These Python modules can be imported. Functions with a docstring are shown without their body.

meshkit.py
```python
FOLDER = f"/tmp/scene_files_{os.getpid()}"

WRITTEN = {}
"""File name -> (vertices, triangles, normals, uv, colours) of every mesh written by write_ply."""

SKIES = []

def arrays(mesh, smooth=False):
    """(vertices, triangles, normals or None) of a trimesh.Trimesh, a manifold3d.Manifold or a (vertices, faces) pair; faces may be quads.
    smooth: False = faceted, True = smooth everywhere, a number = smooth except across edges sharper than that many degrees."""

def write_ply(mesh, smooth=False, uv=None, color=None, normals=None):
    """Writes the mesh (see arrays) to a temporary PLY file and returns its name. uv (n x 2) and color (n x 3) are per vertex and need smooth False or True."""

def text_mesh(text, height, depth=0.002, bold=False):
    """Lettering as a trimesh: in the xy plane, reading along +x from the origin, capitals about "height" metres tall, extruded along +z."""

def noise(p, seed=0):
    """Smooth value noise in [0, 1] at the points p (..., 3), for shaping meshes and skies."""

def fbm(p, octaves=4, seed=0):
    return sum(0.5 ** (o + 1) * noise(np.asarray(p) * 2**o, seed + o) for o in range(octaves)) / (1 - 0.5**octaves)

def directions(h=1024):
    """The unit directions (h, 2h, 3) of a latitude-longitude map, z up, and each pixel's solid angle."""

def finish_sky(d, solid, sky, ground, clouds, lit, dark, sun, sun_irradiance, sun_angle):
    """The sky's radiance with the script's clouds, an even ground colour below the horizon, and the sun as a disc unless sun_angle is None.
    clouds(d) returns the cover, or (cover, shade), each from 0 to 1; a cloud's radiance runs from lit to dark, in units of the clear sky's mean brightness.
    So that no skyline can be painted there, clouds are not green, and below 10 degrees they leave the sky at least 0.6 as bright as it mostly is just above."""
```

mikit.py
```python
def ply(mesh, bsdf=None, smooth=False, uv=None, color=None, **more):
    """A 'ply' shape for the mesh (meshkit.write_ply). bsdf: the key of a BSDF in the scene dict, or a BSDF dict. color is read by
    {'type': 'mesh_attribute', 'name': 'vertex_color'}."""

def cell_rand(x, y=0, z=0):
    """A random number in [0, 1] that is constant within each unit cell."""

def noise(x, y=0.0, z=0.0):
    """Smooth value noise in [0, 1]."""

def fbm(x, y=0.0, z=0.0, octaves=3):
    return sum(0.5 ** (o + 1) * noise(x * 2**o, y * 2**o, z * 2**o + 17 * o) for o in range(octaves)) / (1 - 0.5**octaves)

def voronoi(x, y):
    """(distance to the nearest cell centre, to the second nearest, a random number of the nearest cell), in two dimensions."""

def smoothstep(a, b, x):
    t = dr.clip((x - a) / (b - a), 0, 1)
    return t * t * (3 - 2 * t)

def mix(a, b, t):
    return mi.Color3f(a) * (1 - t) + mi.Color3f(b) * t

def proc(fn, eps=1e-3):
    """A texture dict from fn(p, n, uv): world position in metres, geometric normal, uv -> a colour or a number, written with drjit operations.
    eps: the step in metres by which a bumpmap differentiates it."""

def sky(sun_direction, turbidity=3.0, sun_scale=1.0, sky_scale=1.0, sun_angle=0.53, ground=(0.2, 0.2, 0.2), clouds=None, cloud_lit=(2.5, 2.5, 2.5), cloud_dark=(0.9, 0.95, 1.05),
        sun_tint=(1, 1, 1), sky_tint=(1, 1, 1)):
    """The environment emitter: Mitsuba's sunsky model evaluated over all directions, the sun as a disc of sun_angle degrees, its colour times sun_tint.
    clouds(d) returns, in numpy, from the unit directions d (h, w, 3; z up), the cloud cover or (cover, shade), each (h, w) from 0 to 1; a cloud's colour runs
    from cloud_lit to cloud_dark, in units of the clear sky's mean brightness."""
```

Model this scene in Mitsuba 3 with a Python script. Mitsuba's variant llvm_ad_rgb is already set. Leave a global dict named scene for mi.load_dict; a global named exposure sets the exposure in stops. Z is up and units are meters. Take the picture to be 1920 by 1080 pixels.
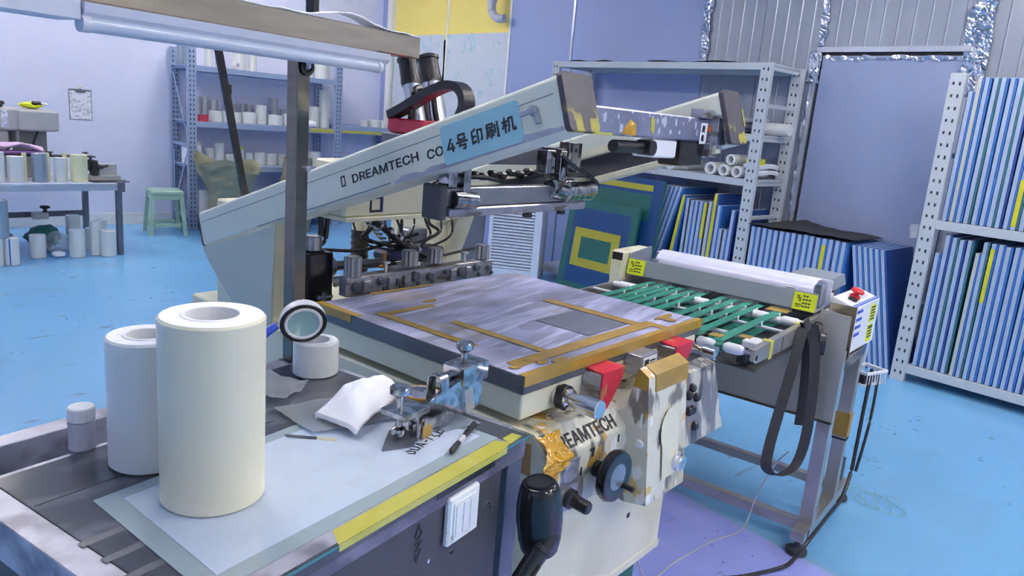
import math, random, numpy as np, trimesh, mitsuba as mi, mikit, meshkit
import drjit as dr
from shapely.geometry import Polygon, LineString, Point, MultiPolygon, box as sbox
from shapely.ops import unary_union
T4 = mi.ScalarTransform4f
scene, labels = {'type': 'scene'}, {}
rng = random.Random(7); nrg = np.random.RandomState(7)
# ---------------------------------------------------------------- camera, lights, exposure
# world: z up, metres; +x runs to the panel wall with the door, +y to the wall with the clipboard
exposure = 3.0
CAM = np.array([0.0, 0.0, 1.5])
scene['camera'] = {'type': 'perspective', 'fov': 68.51, 'fov_axis': 'x', 'near_clip': 0.05, 'far_clip': 60.0,
    'to_world': T4().look_at(origin=[0, 0, 1.5], target=[0.6777, 0.7019, 1.5 - 0.2193], up=[0.0911, 0.2160, 0.9721])}
TUBE_LIGHT = [12.3, 11.3, 10.2]
LAMP_SPOTS = [(0.8, -1.8), (2.6, -2.6), (2.4, -0.4), (4.6, -1.4), (0.8, 2.0), (3.9, 1.3), (0.6, 4.7), (0.9, 7.5), (3.6, 7.5)]   # ceiling tube lights
WINDOW_YELLOW, WINDOW_PAPER = [.24, .20, .085], [.035, .035, .031]

# ---------------------------------------------------------------- helpers: materials
def C(r, g, b):
    return [((c / 255 / 12.92) if c <= 10 else ((c / 255 + .055) / 1.055) ** 2.4) for c in (r, g, b)]
def rgb(c): return {'type': 'rgb', 'value': list(map(float, c))}
def mat(name, col, rough=.5, metal=0., spec=.5, bump=None, **kw):
    d = {'type': 'principled', 'base_color': rgb(C(*col)) if isinstance(col, tuple) else (mikit.proc(col) if callable(col) else col),
         'roughness': mikit.proc(rough) if callable(rough) else rough, 'metallic': metal, 'specular': spec, **kw}
    if bump: d = {'type': 'bumpmap', 'arbitrary': mikit.proc(bump[0], eps=bump[2] if len(bump) > 2 else 2e-3), 'scale': bump[1], 'bsdf': d}
    scene['mat_' + name] = {'type': 'twosided', 'bsdf': d}
N, F = mikit.noise, mikit.fbm
ss, mix = mikit.smoothstep, mikit.mix
# ---------------------------------------------------------------- helpers: frames and meshes
class Frame:
    def __init__(s, ang, o=(0, 0, 0), tilt=None):
        a = math.radians(ang); s.m = np.array([[math.cos(a), -math.sin(a), 0, o[0]], [math.sin(a), math.cos(a), 0, o[1]], [0, 0, 1, o[2]], [0, 0, 0, 1.]])
    def sub(s, ang=0, o=(0, 0, 0), rx=0, ry=0):
        f = Frame(ang, o); X = trimesh.transformations.rotation_matrix
        f.m = s.m @ f.m @ X(math.radians(rx), [1, 0, 0]) @ X(math.radians(ry), [0, 1, 0]); return f
    def to(s): return T4(s.m.tolist())
W = Frame(0)
MF = Frame(6.9, (1.165, 1.144, 0))      # printing machine: x along its operator side, y towards its hinge
BF = Frame(14.13, (1.042, 1.000, 0))    # inspection bench: x along its front edge, y to its rear rail
cur = [W]
def bx(x0, x1, y0, y1, z0, z1, c=.0015):
    x0, x1 = min(x0, x1), max(x0, x1); y0, y1 = min(y0, y1), max(y0, y1); z0, z1 = min(z0, z1), max(z0, z1)
    if c <= 0: return trimesh.creation.box(bounds=[[x0, y0, z0], [x1, y1, z1]])
    c = min(c, (x1 - x0) * .3, (y1 - y0) * .3, (z1 - z0) * .3); v = []
    for x, sx in ((x0, 1), (x1, -1)):
        for y, sy in ((y0, 1), (y1, -1)):
            for z, sz in ((z0, 1), (z1, -1)):
                v += [(x + sx * c, y + sy * c, z), (x + sx * c, y, z + sz * c), (x, y + sy * c, z + sz * c)]
    return trimesh.convex.convex_hull(np.array(v))
def hull(pts): return trimesh.convex.convex_hull(np.array(pts, float))
def bar(p0, p1, w, h, up=(0, 0, 1)):      # a square bar between two points: w across, h along up
    p0, p1 = np.array(p0, float), np.array(p1, float); d = p1 - p0; L = np.linalg.norm(d); d /= L
    s = np.cross(up, d); s /= np.linalg.norm(s); u = np.cross(d, s)
    b = bx(0, L, -w / 2, w / 2, -h / 2, h / 2, .0012)
    M = np.eye(4); M[:3, 0], M[:3, 1], M[:3, 2], M[:3, 3] = d, s, u, p0
    b.apply_transform(M); return b
def lathe(prof, n=28, o=(0, 0, 0), d=(0, 0, 1)):  # prof: (radius, height) pairs
    prof = list(prof); v, f = [], []; ang = np.arange(n) * 2 * math.pi / n; rings = []
    for r, z in prof:
        if r < 1e-9: rings.append([len(v)]); v.append((0, 0, z))
        else: rings.append(list(range(len(v), len(v) + n))); v += [(r * math.cos(a), r * math.sin(a), z) for a in ang]
    for A, B in zip(rings[:-1], rings[1:]):
        for i in range(n):
            j = (i + 1) % n
            if len(A) == 1 and len(B) == 1: continue
            if len(A) == 1: f.append((A[0], B[j], B[i]))
            elif len(B) == 1: f.append((A[i], A[j], B[0]))
            else: f += [(A[i], A[j], B[j]), (A[i], B[j], B[i])]
    m = trimesh.Trimesh(np.array(v, float), np.array(f), process=False)
    d = np.array(d, float) / np.linalg.norm(d)
    M = trimesh.geometry.align_vectors([0, 0, 1], d); M[:3, 3] = o; m.apply_transform(M); return m
def rod(p0, p1, r, n=14, r1=None, c=0.):
    p0, p1 = np.array(p0, float), np.array(p1, float); L = np.linalg.norm(p1 - p0); r1 = r if r1 is None else r1
    pr = [(0, 0), (r, 0), (r1, L), (0, L)] if not c else [(0, 0), (r - c, 0), (r, c), (r1, L - c), (r1 - c, L), (0, L)]
    return lathe(pr, n, p0, p1 - p0)
def ring(r0, r1, z0, z1, n=32, c=.001):
    return lathe([(r0, z0), (r1 - c, z0), (r1, z0 + c), (r1, z1 - c), (r1 - c, z1), (r0 + c, z1), (r0, z1 - c), (r0, z0)], n)
def spline(pts, k=8):
    p = np.array(pts, float)
    if len(p) < 3: return p
    P = np.vstack([2 * p[0] - p[1], p, 2 * p[-1] - p[-2]]); out = []
    for i in range(1, len(P) - 2):
        for t in np.arange(k) / k:
            a, b, c, d = P[i - 1:i + 3]
            out.append(.5 * (2 * b + (c - a) * t + (2 * a - 5 * b + 4 * c - d) * t ** 2 + (3 * b - a - 3 * c + d) * t ** 3))
    return np.array(out + [p[-1]])
def cable(pts, r, n=7, k=8):
    p = spline(pts, k); t = np.gradient(p, axis=0); t /= np.linalg.norm(t, axis=1, keepdims=True) + 1e-12
    a = np.cross(t, np.where(np.abs(t[:, 2:]) < .9, [0, 0, 1.], [1., 0, 0])); a /= np.linalg.norm(a, axis=1, keepdims=True); b = np.cross(t, a)
    an = np.arange(n) * 2 * math.pi / n
    v = (p[:, None] + r * (np.cos(an)[None, :, None] * a[:, None] + np.sin(an)[None, :, None] * b[:, None])).reshape(-1, 3); f = []
    for i in range(len(p) - 1):
        for j in range(n):
            q = [i * n + j, i * n + (j + 1) % n, (i + 1) * n + (j + 1) % n, (i + 1) * n + j]; f += [q[:3], [q[0], q[2], q[3]]]
    for base, s in ((0, -1), ((len(p) - 1) * n, 1)):
        for j in range(1, n - 1): f.append([base, base + j, base + j + 1][::s])
    return trimesh.Trimesh(v, np.array(f), process=False)
def strap(pts, w, side, th=.0025, k=8):   # a flat band along pts, w wide along the vector side
    p = spline(pts, k); side = np.array(side, float) / np.linalg.norm(side); t = np.gradient(p, axis=0)
    t /= np.linalg.norm(t, axis=1, keepdims=True); nn = np.cross(t, side); nn /= np.linalg.norm(nn, axis=1, keepdims=True) + 1e-9
    c = [p + side * w / 2 * a + nn * th / 2 * b for a, b in ((-1, -1), (1, -1), (1, 1), (-1, 1))]
    v = np.stack(c, 1).reshape(-1, 3); f = []
    for i in range(len(p) - 1):
        for j in range(4):
            q = [i * 4 + j, i * 4 + (j + 1) % 4, (i + 1) * 4 + (j + 1) % 4, (i + 1) * 4 + j]; f += [q[:3], [q[0], q[2], q[3]]]
    e = (len(p) - 1) * 4; f += [[0, 2, 1], [0, 3, 2], [e, e + 1, e + 2], [e, e + 2, e + 3]]
    return trimesh.Trimesh(v, np.array(f), process=False)
def prism(poly, h, plane='xy', off=0.):   # extrudes a 2D outline by h, starting at off along the plane's normal
    poly = poly if hasattr(poly, 'geom_type') else Polygon(poly)
    ms = [trimesh.creation.extrude_polygon(g, h, engine='earcut') for g in getattr(poly, 'geoms', [poly])]
    m = trimesh.util.concatenate(ms); v = m.vertices.copy(); v[:, 2] += off
    if plane == 'xz': v = np.stack([v[:, 0], v[:, 2], v[:, 1]], 1); m = trimesh.Trimesh(v, m.faces[:, ::-1], process=False)
    elif plane == 'yz': m = trimesh.Trimesh(np.stack([v[:, 2], v[:, 0], v[:, 1]], 1), m.faces, process=False)
    else: m = trimesh.Trimesh(v, m.faces, process=False)
    return m
def grid(fn, nu, nv, th=0.):              # a sheet from fn(u, v) -> points, u and v arrays from 0 to 1; th gives it a thickness
    u, v = np.meshgrid(np.linspace(0, 1, nu), np.linspace(0, 1, nv), indexing='ij'); p = np.asarray(fn(u, v)).reshape(-1, 3)
    i, j = np.meshgrid(np.arange(nu - 1), np.arange(nv - 1), indexing='ij'); a = (i * nv + j).ravel()
    f = np.vstack([np.stack([a, a + nv, a + nv + 1], 1), np.stack([a, a + nv + 1, a + 1], 1)])
    if not th: return trimesh.Trimesh(p, f, process=False)
    m = trimesh.Trimesh(p, f, process=False); q = p - m.vertex_normals * th; n = len(p)
    e = list(range(nv)) + [k * nv + nv - 1 for k in range(1, nu)] + [(nu - 1) * nv + k for k in range(nv - 2, -1, -1)] + [k * nv for k in range(nu - 2, 0, -1)]
    s = [(x, y, y + n) for x, y in zip(e, e[1:] + e[:1])] + [(x, y + n, x + n) for x, y in zip(e, e[1:] + e[:1])]
    return trimesh.Trimesh(np.vstack([p, q]), np.vstack([f, f[:, ::-1] + n, np.array(s)]), process=False)
def text(s, h, depth=.0012, bold=True, sx=1.):
    m = meshkit.text_mesh(s, h, depth, bold); m.apply_scale([sx, 1, 1]); return m
def place(m, M): m = m.copy(); m.apply_transform(M); return m
def basis(o, x, y):                       # 4x4 whose x and y axes are given, z their cross product
    x = np.array(x, float) / np.linalg.norm(x); y = np.array(y, float); y = y - x * (x @ y); y /= np.linalg.norm(y)
    M = np.eye(4); M[:3, 0], M[:3, 1], M[:3, 2], M[:3, 3] = x, y, np.cross(x, y), o; return M
def strokes(lines, w, h, t, depth=.0012):
    g = unary_union([LineString([(a * w, b * h) for a, b in l]).buffer(t / 2, cap_style=2, join_style=2) for l in lines]); return prism(g, depth)
# ---------------------------------------------------------------- helpers: the scene's entries
def uniq(k):
    if k not in used: used.add(k); return k
    i = 1
    while f'{k}_{i:03d}' in used: i += 1
    used.add(f'{k}_{i:03d}'); return f'{k}_{i:03d}'
used = set()
ORD = 'first second third fourth fifth sixth seventh eighth ninth tenth eleventh twelfth thirteenth fourteenth fifteenth sixteenth seventeenth eighteenth nineteenth twentieth'.split() + ['twenty-' + w for w in 'first second third fourth fifth sixth seventh eighth ninth'.split()]
def shape(meshes, m, smooth=35, fr=None, **kw):
    ms = meshes if isinstance(meshes, (list, tuple)) else [meshes]
    M = trimesh.util.concatenate([x.copy() for x in ms]) if len(ms) > 1 else ms[0].copy()
    M.apply_transform((fr or cur[0]).m); return mikit.ply(M, 'mat_' + m, smooth=smooth, **kw)
def thing(name, label, cat, group=None, kind=None):
    k = uniq(name); labels[k] = {'label': label, 'category': cat}
    if group: labels[k]['group'] = group
    if kind: labels[k]['kind'] = kind
    return k
def part(t, name, meshes, m, label=None, smooth=35, **kw):
    k = uniq(t + '__' + name); scene[k] = shape(meshes, m, smooth, **kw)
    if label: labels[k] = {'label': label}
    return k
def solo(name, label, cat, meshes, m, group=None, smooth=35, kind=None, **kw):
    k = thing(name, label, cat, group, kind); scene[k] = shape(meshes, m, smooth, **kw); return k
def parts(t, name, meshes, m, label=None, smooth=35):    # every mesh a part of its own
    for x in meshes: part(t, name, x, m, label, smooth)
def struct(name, meshes, m, label, cat, smooth=False, **kw):
    k = uniq(name); labels[k] = {'label': label, 'category': cat, 'kind': 'structure'}
    if meshes is not None: scene[k] = shape(meshes, m, smooth, **kw)
    return k
# ---------------------------------------------------------------- materials
def loc(p, fr):      # world point -> frame coordinates, in drjit
    R, o = fr.m[:3, :3], fr.m[:3, 3]; d = [p.x - o[0], p.y - o[1], p.z - o[2]]
    return [d[0] * R[0, i] + d[1] * R[1, i] + d[2] * R[2, i] for i in range(3)]
def floor_col(p, n, uv):
    blue, purple = C(110, 168, 212), C(162, 170, 243)
    w = (F(p.x * 1.3, p.y * 1.3, 0, 3) - .5) * .06
    edge = ss(-.012, .012, 2.60 + w - p.x + (p.y - 1.2) * .05) * ss(-.02, .02, 2.02 - p.y + w) * ss(-.02, .02, p.y + 1.5) * ss(-.02, .02, p.x - 1.30)
    line = ss(.05, .0, dr.abs(2.60 + w - p.x + (p.y - 1.2) * .05)) * ss(-.02, .02, 2.02 - p.y + w)
    c = mix(blue, purple, edge); c = mix(c, C(150, 165, 180), line * .5 * F(p.x * 20, p.y * 20, 0, 2))
    v = F(p.x * .9, p.y * .9, 4., 3); c = c * (.88 + .24 * v)
    dirt = ss(.63, .75, F(p.x * 1.7 + 9, p.y * 2.6, 2., 3)); c = mix(c, C(120, 140, 165), dirt * .14)
    s = ss(.86, .91, F(p.x * 6 + 3, p.y * 17, 5., 2)); c = mix(c, C(95, 110, 130), s * .5)
    q = N(p.x * 45, p.y * 45, 8.) * ss(.55, .8, N(p.x * 4, p.y * 4, 1.)); return mix(c, C(60, 66, 80), ss(.9, .95, q) * .7)
mat('floor', floor_col, rough=lambda p, n, uv: .16 + .25 * F(p.x * 2.2, p.y * 2.2, 0, 3), spec=.5)
mat('wall', lambda p, n, uv: mi.Color3f(C(217, 220, 241)) * (.94 + .1 * F(p.x * .8, p.y * .8, p.z * .8, 3)), rough=.6, spec=.3)
mat('wall_violet', lambda p, n, uv: mi.Color3f(C(148, 160, 202)) * (.95 + .08 * F(p.x * .8, p.y * .8, p.z * .8, 3)), rough=.5, spec=.3)
mat('ceiling', (214, 216, 216), .8)
mat('skirting', (220, 220, 220), .5)
mat('panel', lambda p, n, uv: mi.Color3f(C(134, 142, 158)) * (.86 + .28 * F(p.x, p.y * 9, p.z * .7, 3)), .36, .3)
mat('door', lambda p, n, uv: mi.Color3f(C(138, 150, 186)) * (.92 + .14 * F(p.x, p.y * 3, p.z * .8, 3)), rough=.38)
mat('frame_metal', (168, 174, 190), .35, .6)
mat('gap', (20, 22, 30), .7)
mat('foil', (214, 216, 228), .14, 1.)
mat('window_frame', (224, 224, 222), .5)
mat('rack', (176, 182, 190), .42)
mat('rack_blue', (138, 154, 184), .45)
mat('hole', (44, 48, 60), .8)
mat('screen_alu', (164, 178, 204), .34, .2)
mat('screen_alu_warm', (186, 186, 180), .4, .2)
mat('screen_blue', (44, 96, 166), .45)
mat('screen_deep', (26, 62, 128), .45)
mat('screen_teal', (40, 92, 110), .45)
mat('screen_dark', (26, 40, 52), .5)
mat('tape_yellow', (196, 186, 40), .45)
mat('mesh_blue', (18, 56, 104), .35); mat('mesh_green', (28, 84, 78), .35); mat('mesh_ring', (160, 150, 42), .4)
mat('film_white', (212, 215, 214), .28, spec=.5, sheen=.2)
mat('film_milk', (212, 208, 186), .3, spec=.55)
mat('film_edge', (236, 236, 244), .4)
mat('film_cream', (222, 220, 178), .3)
mat('film_steel', (150, 162, 176), .25, .5)
mat('film_core', (222, 222, 226), .5)
mat('clear_tube', (176, 178, 182), .2, spec=.7)
mat('card', (176, 150, 116), .7)
mat('paper', (228, 229, 236), .75)
mat('print', lambda p, n, uv: mix(C(226, 228, 238), C(120, 124, 150), ss(.52, .6, N(p.x * 90, p.y * 90, p.z * 160)) * ss(.4, .5, N(p.x * 22, 3., p.z * 40)) * .8), .7)
mat('cream', lambda p, n, uv: mix(C(214, 210, 186), C(180, 168, 126), ss(.5, .8, F(p.x * 5, p.y * 5, p.z * 5, 3)) * .45), .42)
mat('cream_grey', lambda p, n, uv: mix(C(172, 178, 170), C(146, 148, 136), ss(.5, .8, F(p.x * 4, p.y * 4, p.z * 6, 3)) * .5), .4)
mat('arm_paint', lambda p, n, uv: mix(C(204, 208, 196), C(176, 178, 164), ss(.5, .8, F(p.x * 4, p.y * 4, p.z * 6, 3)) * .5), .4)
def dirty(p, n, uv):
    c = mi.Color3f(C(206, 202, 186))
    c = mix(c, C(150, 140, 108), ss(.48, .72, F(p.x * 9, p.y * 9, p.z * 5, 3)) * .6)
    c = mix(c, C(46, 42, 46), ss(.57, .68, F(p.x * 26 + 4, p.y * 26, p.z * 11, 3)) * .8)
    c = mix(c, C(196, 146, 30), ss(.7, .74, F(p.x * 20, p.y * 20, p.z * 20 + 7, 2)) * .7)
    return mix(c, C(236, 236, 236), ss(.72, .78, F(p.x * 48, p.y * 48, p.z * 14 + 3, 2)) * .7)
mat('dirty', dirty, .45, bump=(lambda p, n, uv: F(p.x * 40, p.y * 40, p.z * 25, 3), .004))
def smeared(p, n, uv):
    c = mix(C(104, 104, 112), C(186, 182, 172), ss(.45, .62, F(p.x * 30, p.y * 30, p.z * 6, 3)))
    c = mix(c, C(34, 34, 42), ss(.58, .66, F(p.x * 22 + 8, p.y * 22, p.z * 7, 3)) * .8)
    return mix(c, C(176, 140, 60), ss(.66, .7, F(p.x * 12, p.y * 12, p.z * 9 + 5, 2)) * .6)
mat('smeared', smeared, .35, bump=(lambda p, n, uv: F(p.x * 60, p.y * 60, p.z * 22, 3), .005))
def plate_col(p, n, uv):
    x, y, z = loc(p, MF)
    c = mix(C(132, 132, 156), C(164, 164, 198), ss(.3, .7, F(x * 3.5, y * 9, 1., 3)))
    c = mix(c, C(196, 196, 226), ss(.52, .72, F(x * 3 + y * 8, y * 55 - x * 9, 2., 3)) * .6)
    c = mix(c, C(104, 102, 120), ss(.56, .7, F(x * 6, y * 16, 5., 3)) * .45)
    return mix(c, C(150, 126, 72), ss(.66, .76, F(x * 7, y * 7, 9., 3)) * .35)
mat('plate_film', plate_col, lambda p, n, uv: .18 + .3 * F(p.x * 12, p.y * 12, 0, 2), spec=.6, bump=(lambda p, n, uv: F(p.x * 14 + p.y * 9, p.y * 50, 0, 3), .004))
mat('plate_dark', lambda p, n, uv: mi.Color3f(C(92, 96, 110)) * (.85 + .3 * F(p.x * 20, p.y * 60, 0, 2)), .4)
mat('plate_edge', lambda p, n, uv: mix(C(108, 108, 112), C(78, 84, 96), F(p.x * 7, p.y * 7, p.z * 20, 3)), .35, .5)
mat('amber', lambda p, n, uv: mix(C(164, 132, 46), C(132, 102, 42), F(p.x * 18, p.y * 18, p.z * 18, 3)), .3, spec=.6)
mat('amber_wet', (190, 140, 30), .12, spec=.7, bump=(lambda p, n, uv: F(p.x * 60, p.y * 60, p.z * 60, 2), .01))
mat('tape_olive', lambda p, n, uv: mix(C(172, 166, 50), C(190, 184, 96), F(p.x * 30, p.y * 30, 0, 2)), .35)
mat('steel', lambda p, n, uv: mi.Color3f(C(124, 120, 114)) * (.8 + .35 * F(p.x * 3, p.y * 3, p.z * 40, 3)), .17, 1.)
mat('steel_panel', lambda p, n, uv: mi.Color3f(C(186, 182, 172)) * (.75 + .35 * F(p.x * 3, p.y * 3, p.z * 3, 3)), .42, .6)
mat('steel_stand', lambda p, n, uv: mi.Color3f(C(184, 178, 174)) * (.8 + .3 * F(p.x * 9, p.y * 9, p.z * 9, 3)), .3, .75)
mat('scuff', (78, 80, 90), .3)
mat('steel_warm', lambda p, n, uv: mi.Color3f(C(190, 178, 160)) * (.8 + .3 * F(p.x * 9, p.y * 9, p.z * 60, 3)), .2, .95)
mat('steel_dark', lambda p, n, uv: mi.Color3f(C(96, 100, 112)) * (.75 + .45 * F(p.x * 6, p.y * 6, p.z * 9, 3)), .38, .6)
mat('rail', lambda p, n, uv: mix(C(170, 170, 186), C(112, 112, 128), ss(.35, .7, F(p.x * 16, p.y * 16, p.z * 16, 4))), .4, .3)
mat('rail_violet', lambda p, n, uv: mix(C(116, 112, 134), C(80, 78, 96), ss(.4, .7, F(p.x * 14, p.y * 14, p.z * 14, 4))), .45, .15)
mat('alu', lambda p, n, uv: mi.Color3f(C(160, 161, 166)) * (.7 + .4 * F(p.x * 14, p.y * 14, p.z * 30, 3)), .33, .85)
mat('alu_dirty', lambda p, n, uv: mix(mix(C(126, 126, 138), C(184, 186, 198), F(p.x * 30, p.y * 30, p.z * 30, 3)), C(96, 84, 72), ss(.55, .7, F(p.x * 14, p.y * 14, p.z * 40, 3)) * .8), .34, .6)
mat('chrome', (214, 216, 224), .1, 1.)
mat('wrapped', lambda p, n, uv: mi.Color3f(C(188, 188, 194)) * (.5 + .6 * ss(.3, .7, F(p.x * 70, p.y * 70, p.z * 50, 3))), .1, 1.)
mat('bar_splash', lambda p, n, uv: mix(mix(C(98, 102, 128), C(134, 138, 164), F(p.x * 8, p.y * 8, p.z * 8, 3)), C(196, 200, 216), ss(.62, .7, F(p.x * 70, p.y * 70, p.z * 40, 2)) * .8), .35, .3)
mat('cap', lambda p, n, uv: mix(C(58, 54, 64), C(150, 140, 46), ss(.54, .60, F(p.x * 34, p.y * 34, p.z * 26, 3)) * ss(1.545, 1.50, p.z))  , .45)
mat('black', (22, 22, 28), .35)
mat('black_gloss', (14, 14, 20), .14, spec=.6)
mat('rubber', (40, 40, 46), .6)
mat('black_cloth', (38, 38, 44), .8)
mat('ink', (26, 26, 34), .6)
mat('red', lambda p, n, uv: mix(C(186, 34, 60), C(160, 110, 70), ss(.62, .7, F(p.x * 36, p.y * 36, p.z * 20, 3)) * .8), .4)
mat('red_clean', (206, 34, 40), .35)
mat('red_box', (176, 44, 66), .4)
mat('green_belt', (30, 110, 96), .5)
mat('green_paint', (30, 92, 84), .45)
mat('roller', (226, 228, 236), .3)
mat('cover', (134, 142, 152), .38, .2)
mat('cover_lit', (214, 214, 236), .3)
mat('sticker', (206, 214, 30), .4)
mat('blue_sign', (142, 188, 202), .35)
mat('blue_sign_dark', (104, 158, 172), .35)
mat('blue_plastic', (34, 66, 176), .35)
mat('blue_line', (52, 78, 176), .4)
mat('white_plastic', (224, 224, 228), .32)
mat('grey_plastic', (178, 176, 188), .45)
mat('switch', lambda p, n, uv: mix(C(226, 228, 228), C(150, 154, 160), ss(.6, .72, F(p.x * 60, p.y * 60, p.z * 60, 3)) * .6), .4)
mat('bench_panel', lambda p, n, uv: mix(C(58, 60, 70), C(96, 98, 108), ss(.55, .75, F(p.x * 9, p.y * 22, p.z * 9, 4)) * .6), .13, spec=.6)
mat('bench_front', lambda p, n, uv: mi.Color3f(C(58, 59, 64)) * (.85 + .3 * F(p.x * 6, p.y * 6, p.z * 6, 3)), .5, .1)
def frosted(p, n, uv):
    x, y, z = loc(p, BF); c = mix(C(186, 198, 212), C(198, 208, 232), F(x * 4, y * 4, 0, 2))
    return mix(c, C(172, 182, 194), ss(.6, .75, F(x * 26, y * 26, 3., 3)) * .18)
mat('frosted', frosted, .07, spec=.5)
mat('frosted_edge', (150, 164, 172), .08, spec=.5)
scene['mat_glass_sheet'] = {'type': 'thindielectric', 'int_ior': 1.5}
mat('glass_edge', (40, 120, 128), .15)
mat('lens', (150, 186, 190), .04, spec=1.)
scene['mat_clear_film'] = {'type': 'principledthin', 'base_color': rgb((.97, .98, 1.)), 'roughness': .08, 'spec_trans': .80, 'diff_trans': .6, 'eta': 1.5}
mat('tissue', (238, 238, 246), .8)
mat('tape_brown', (150, 104, 46), .3)
mat('sack', lambda p, n, uv: mi.Color3f(C(128, 128, 108)) * (.8 + .35 * F(p.x * 4, p.y * 4, p.z * 14, 3)), .75, bump=(lambda p, n, uv: F(p.x * 9, p.y * 9, p.z * 24, 3), .03))
mat('stool', (140, 172, 156), .4)
mat('grey_box', (172, 172, 174), .45)
mat('grey_box_dark', (118, 120, 126), .45)
mat('cloth_pink', (214, 186, 218), .8); mat('cloth_purple', (120, 84, 140), .8)
mat('table_wrap', (206, 212, 234), .3)
mat('orange', (206, 96, 40), .4)
mat('navy', (30, 34, 70), .5)
mat('cup_silver', (206, 208, 216), .22, .9)
mat('lamp_white', (184, 188, 204), .4)
mat('lamp_tube', (176, 186, 206), .3)
mat('window_paper', lambda p, n, uv: mix(C(196, 204, 216), C(150, 192, 200), ss(.66, .74, N(p.y * 11, p.z * 13, 2.)) * ss(.5, .6, N(p.y * 50, p.z * 50, 3.)) * .7), .7)
mat('window_film', (236, 216, 120), .6)
mat('ac_white', (206, 214, 232), .4)
mat('ac_side', (176, 178, 196), .45)
mat('lamp_house', (226, 226, 230), .5)
# ---------------------------------------------------------------- the room
X0, X1, Y0, Y1, HC = -3.5, 5.85, -3.5, 8.95, 3.3
struct('floor', bx(X0 - .2, X1 + .2, Y0 - .2, Y1 + .2, -.1, 0, 0), 'floor', 'glossy blue painted concrete floor with a violet zone beside the printing machine', 'floor')
struct('ceiling', bx(X0 - .2, X1 + .2, Y0 - .2, Y1 + .2, HC, HC + .1, 0), 'ceiling', 'plain white ceiling of the workshop', 'ceiling')
struct('wall_left', bx(X0 - .2, X1 + .2, Y1, Y1 + .2, 0, HC, 0), 'wall', 'pale lavender wall with the clipboard', 'wall')
struct('baseboard_left', bx(X0, X1, Y1 - .012, Y1, 0, .13, .003), 'skirting', 'white skirting along the lavender wall', 'baseboard')
struct('wall_back', bx(X0 - .2, X1 + .2, Y0 - .2, Y0, 0, HC, 0), 'skirting', 'white wall behind the camera', 'wall')
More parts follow.
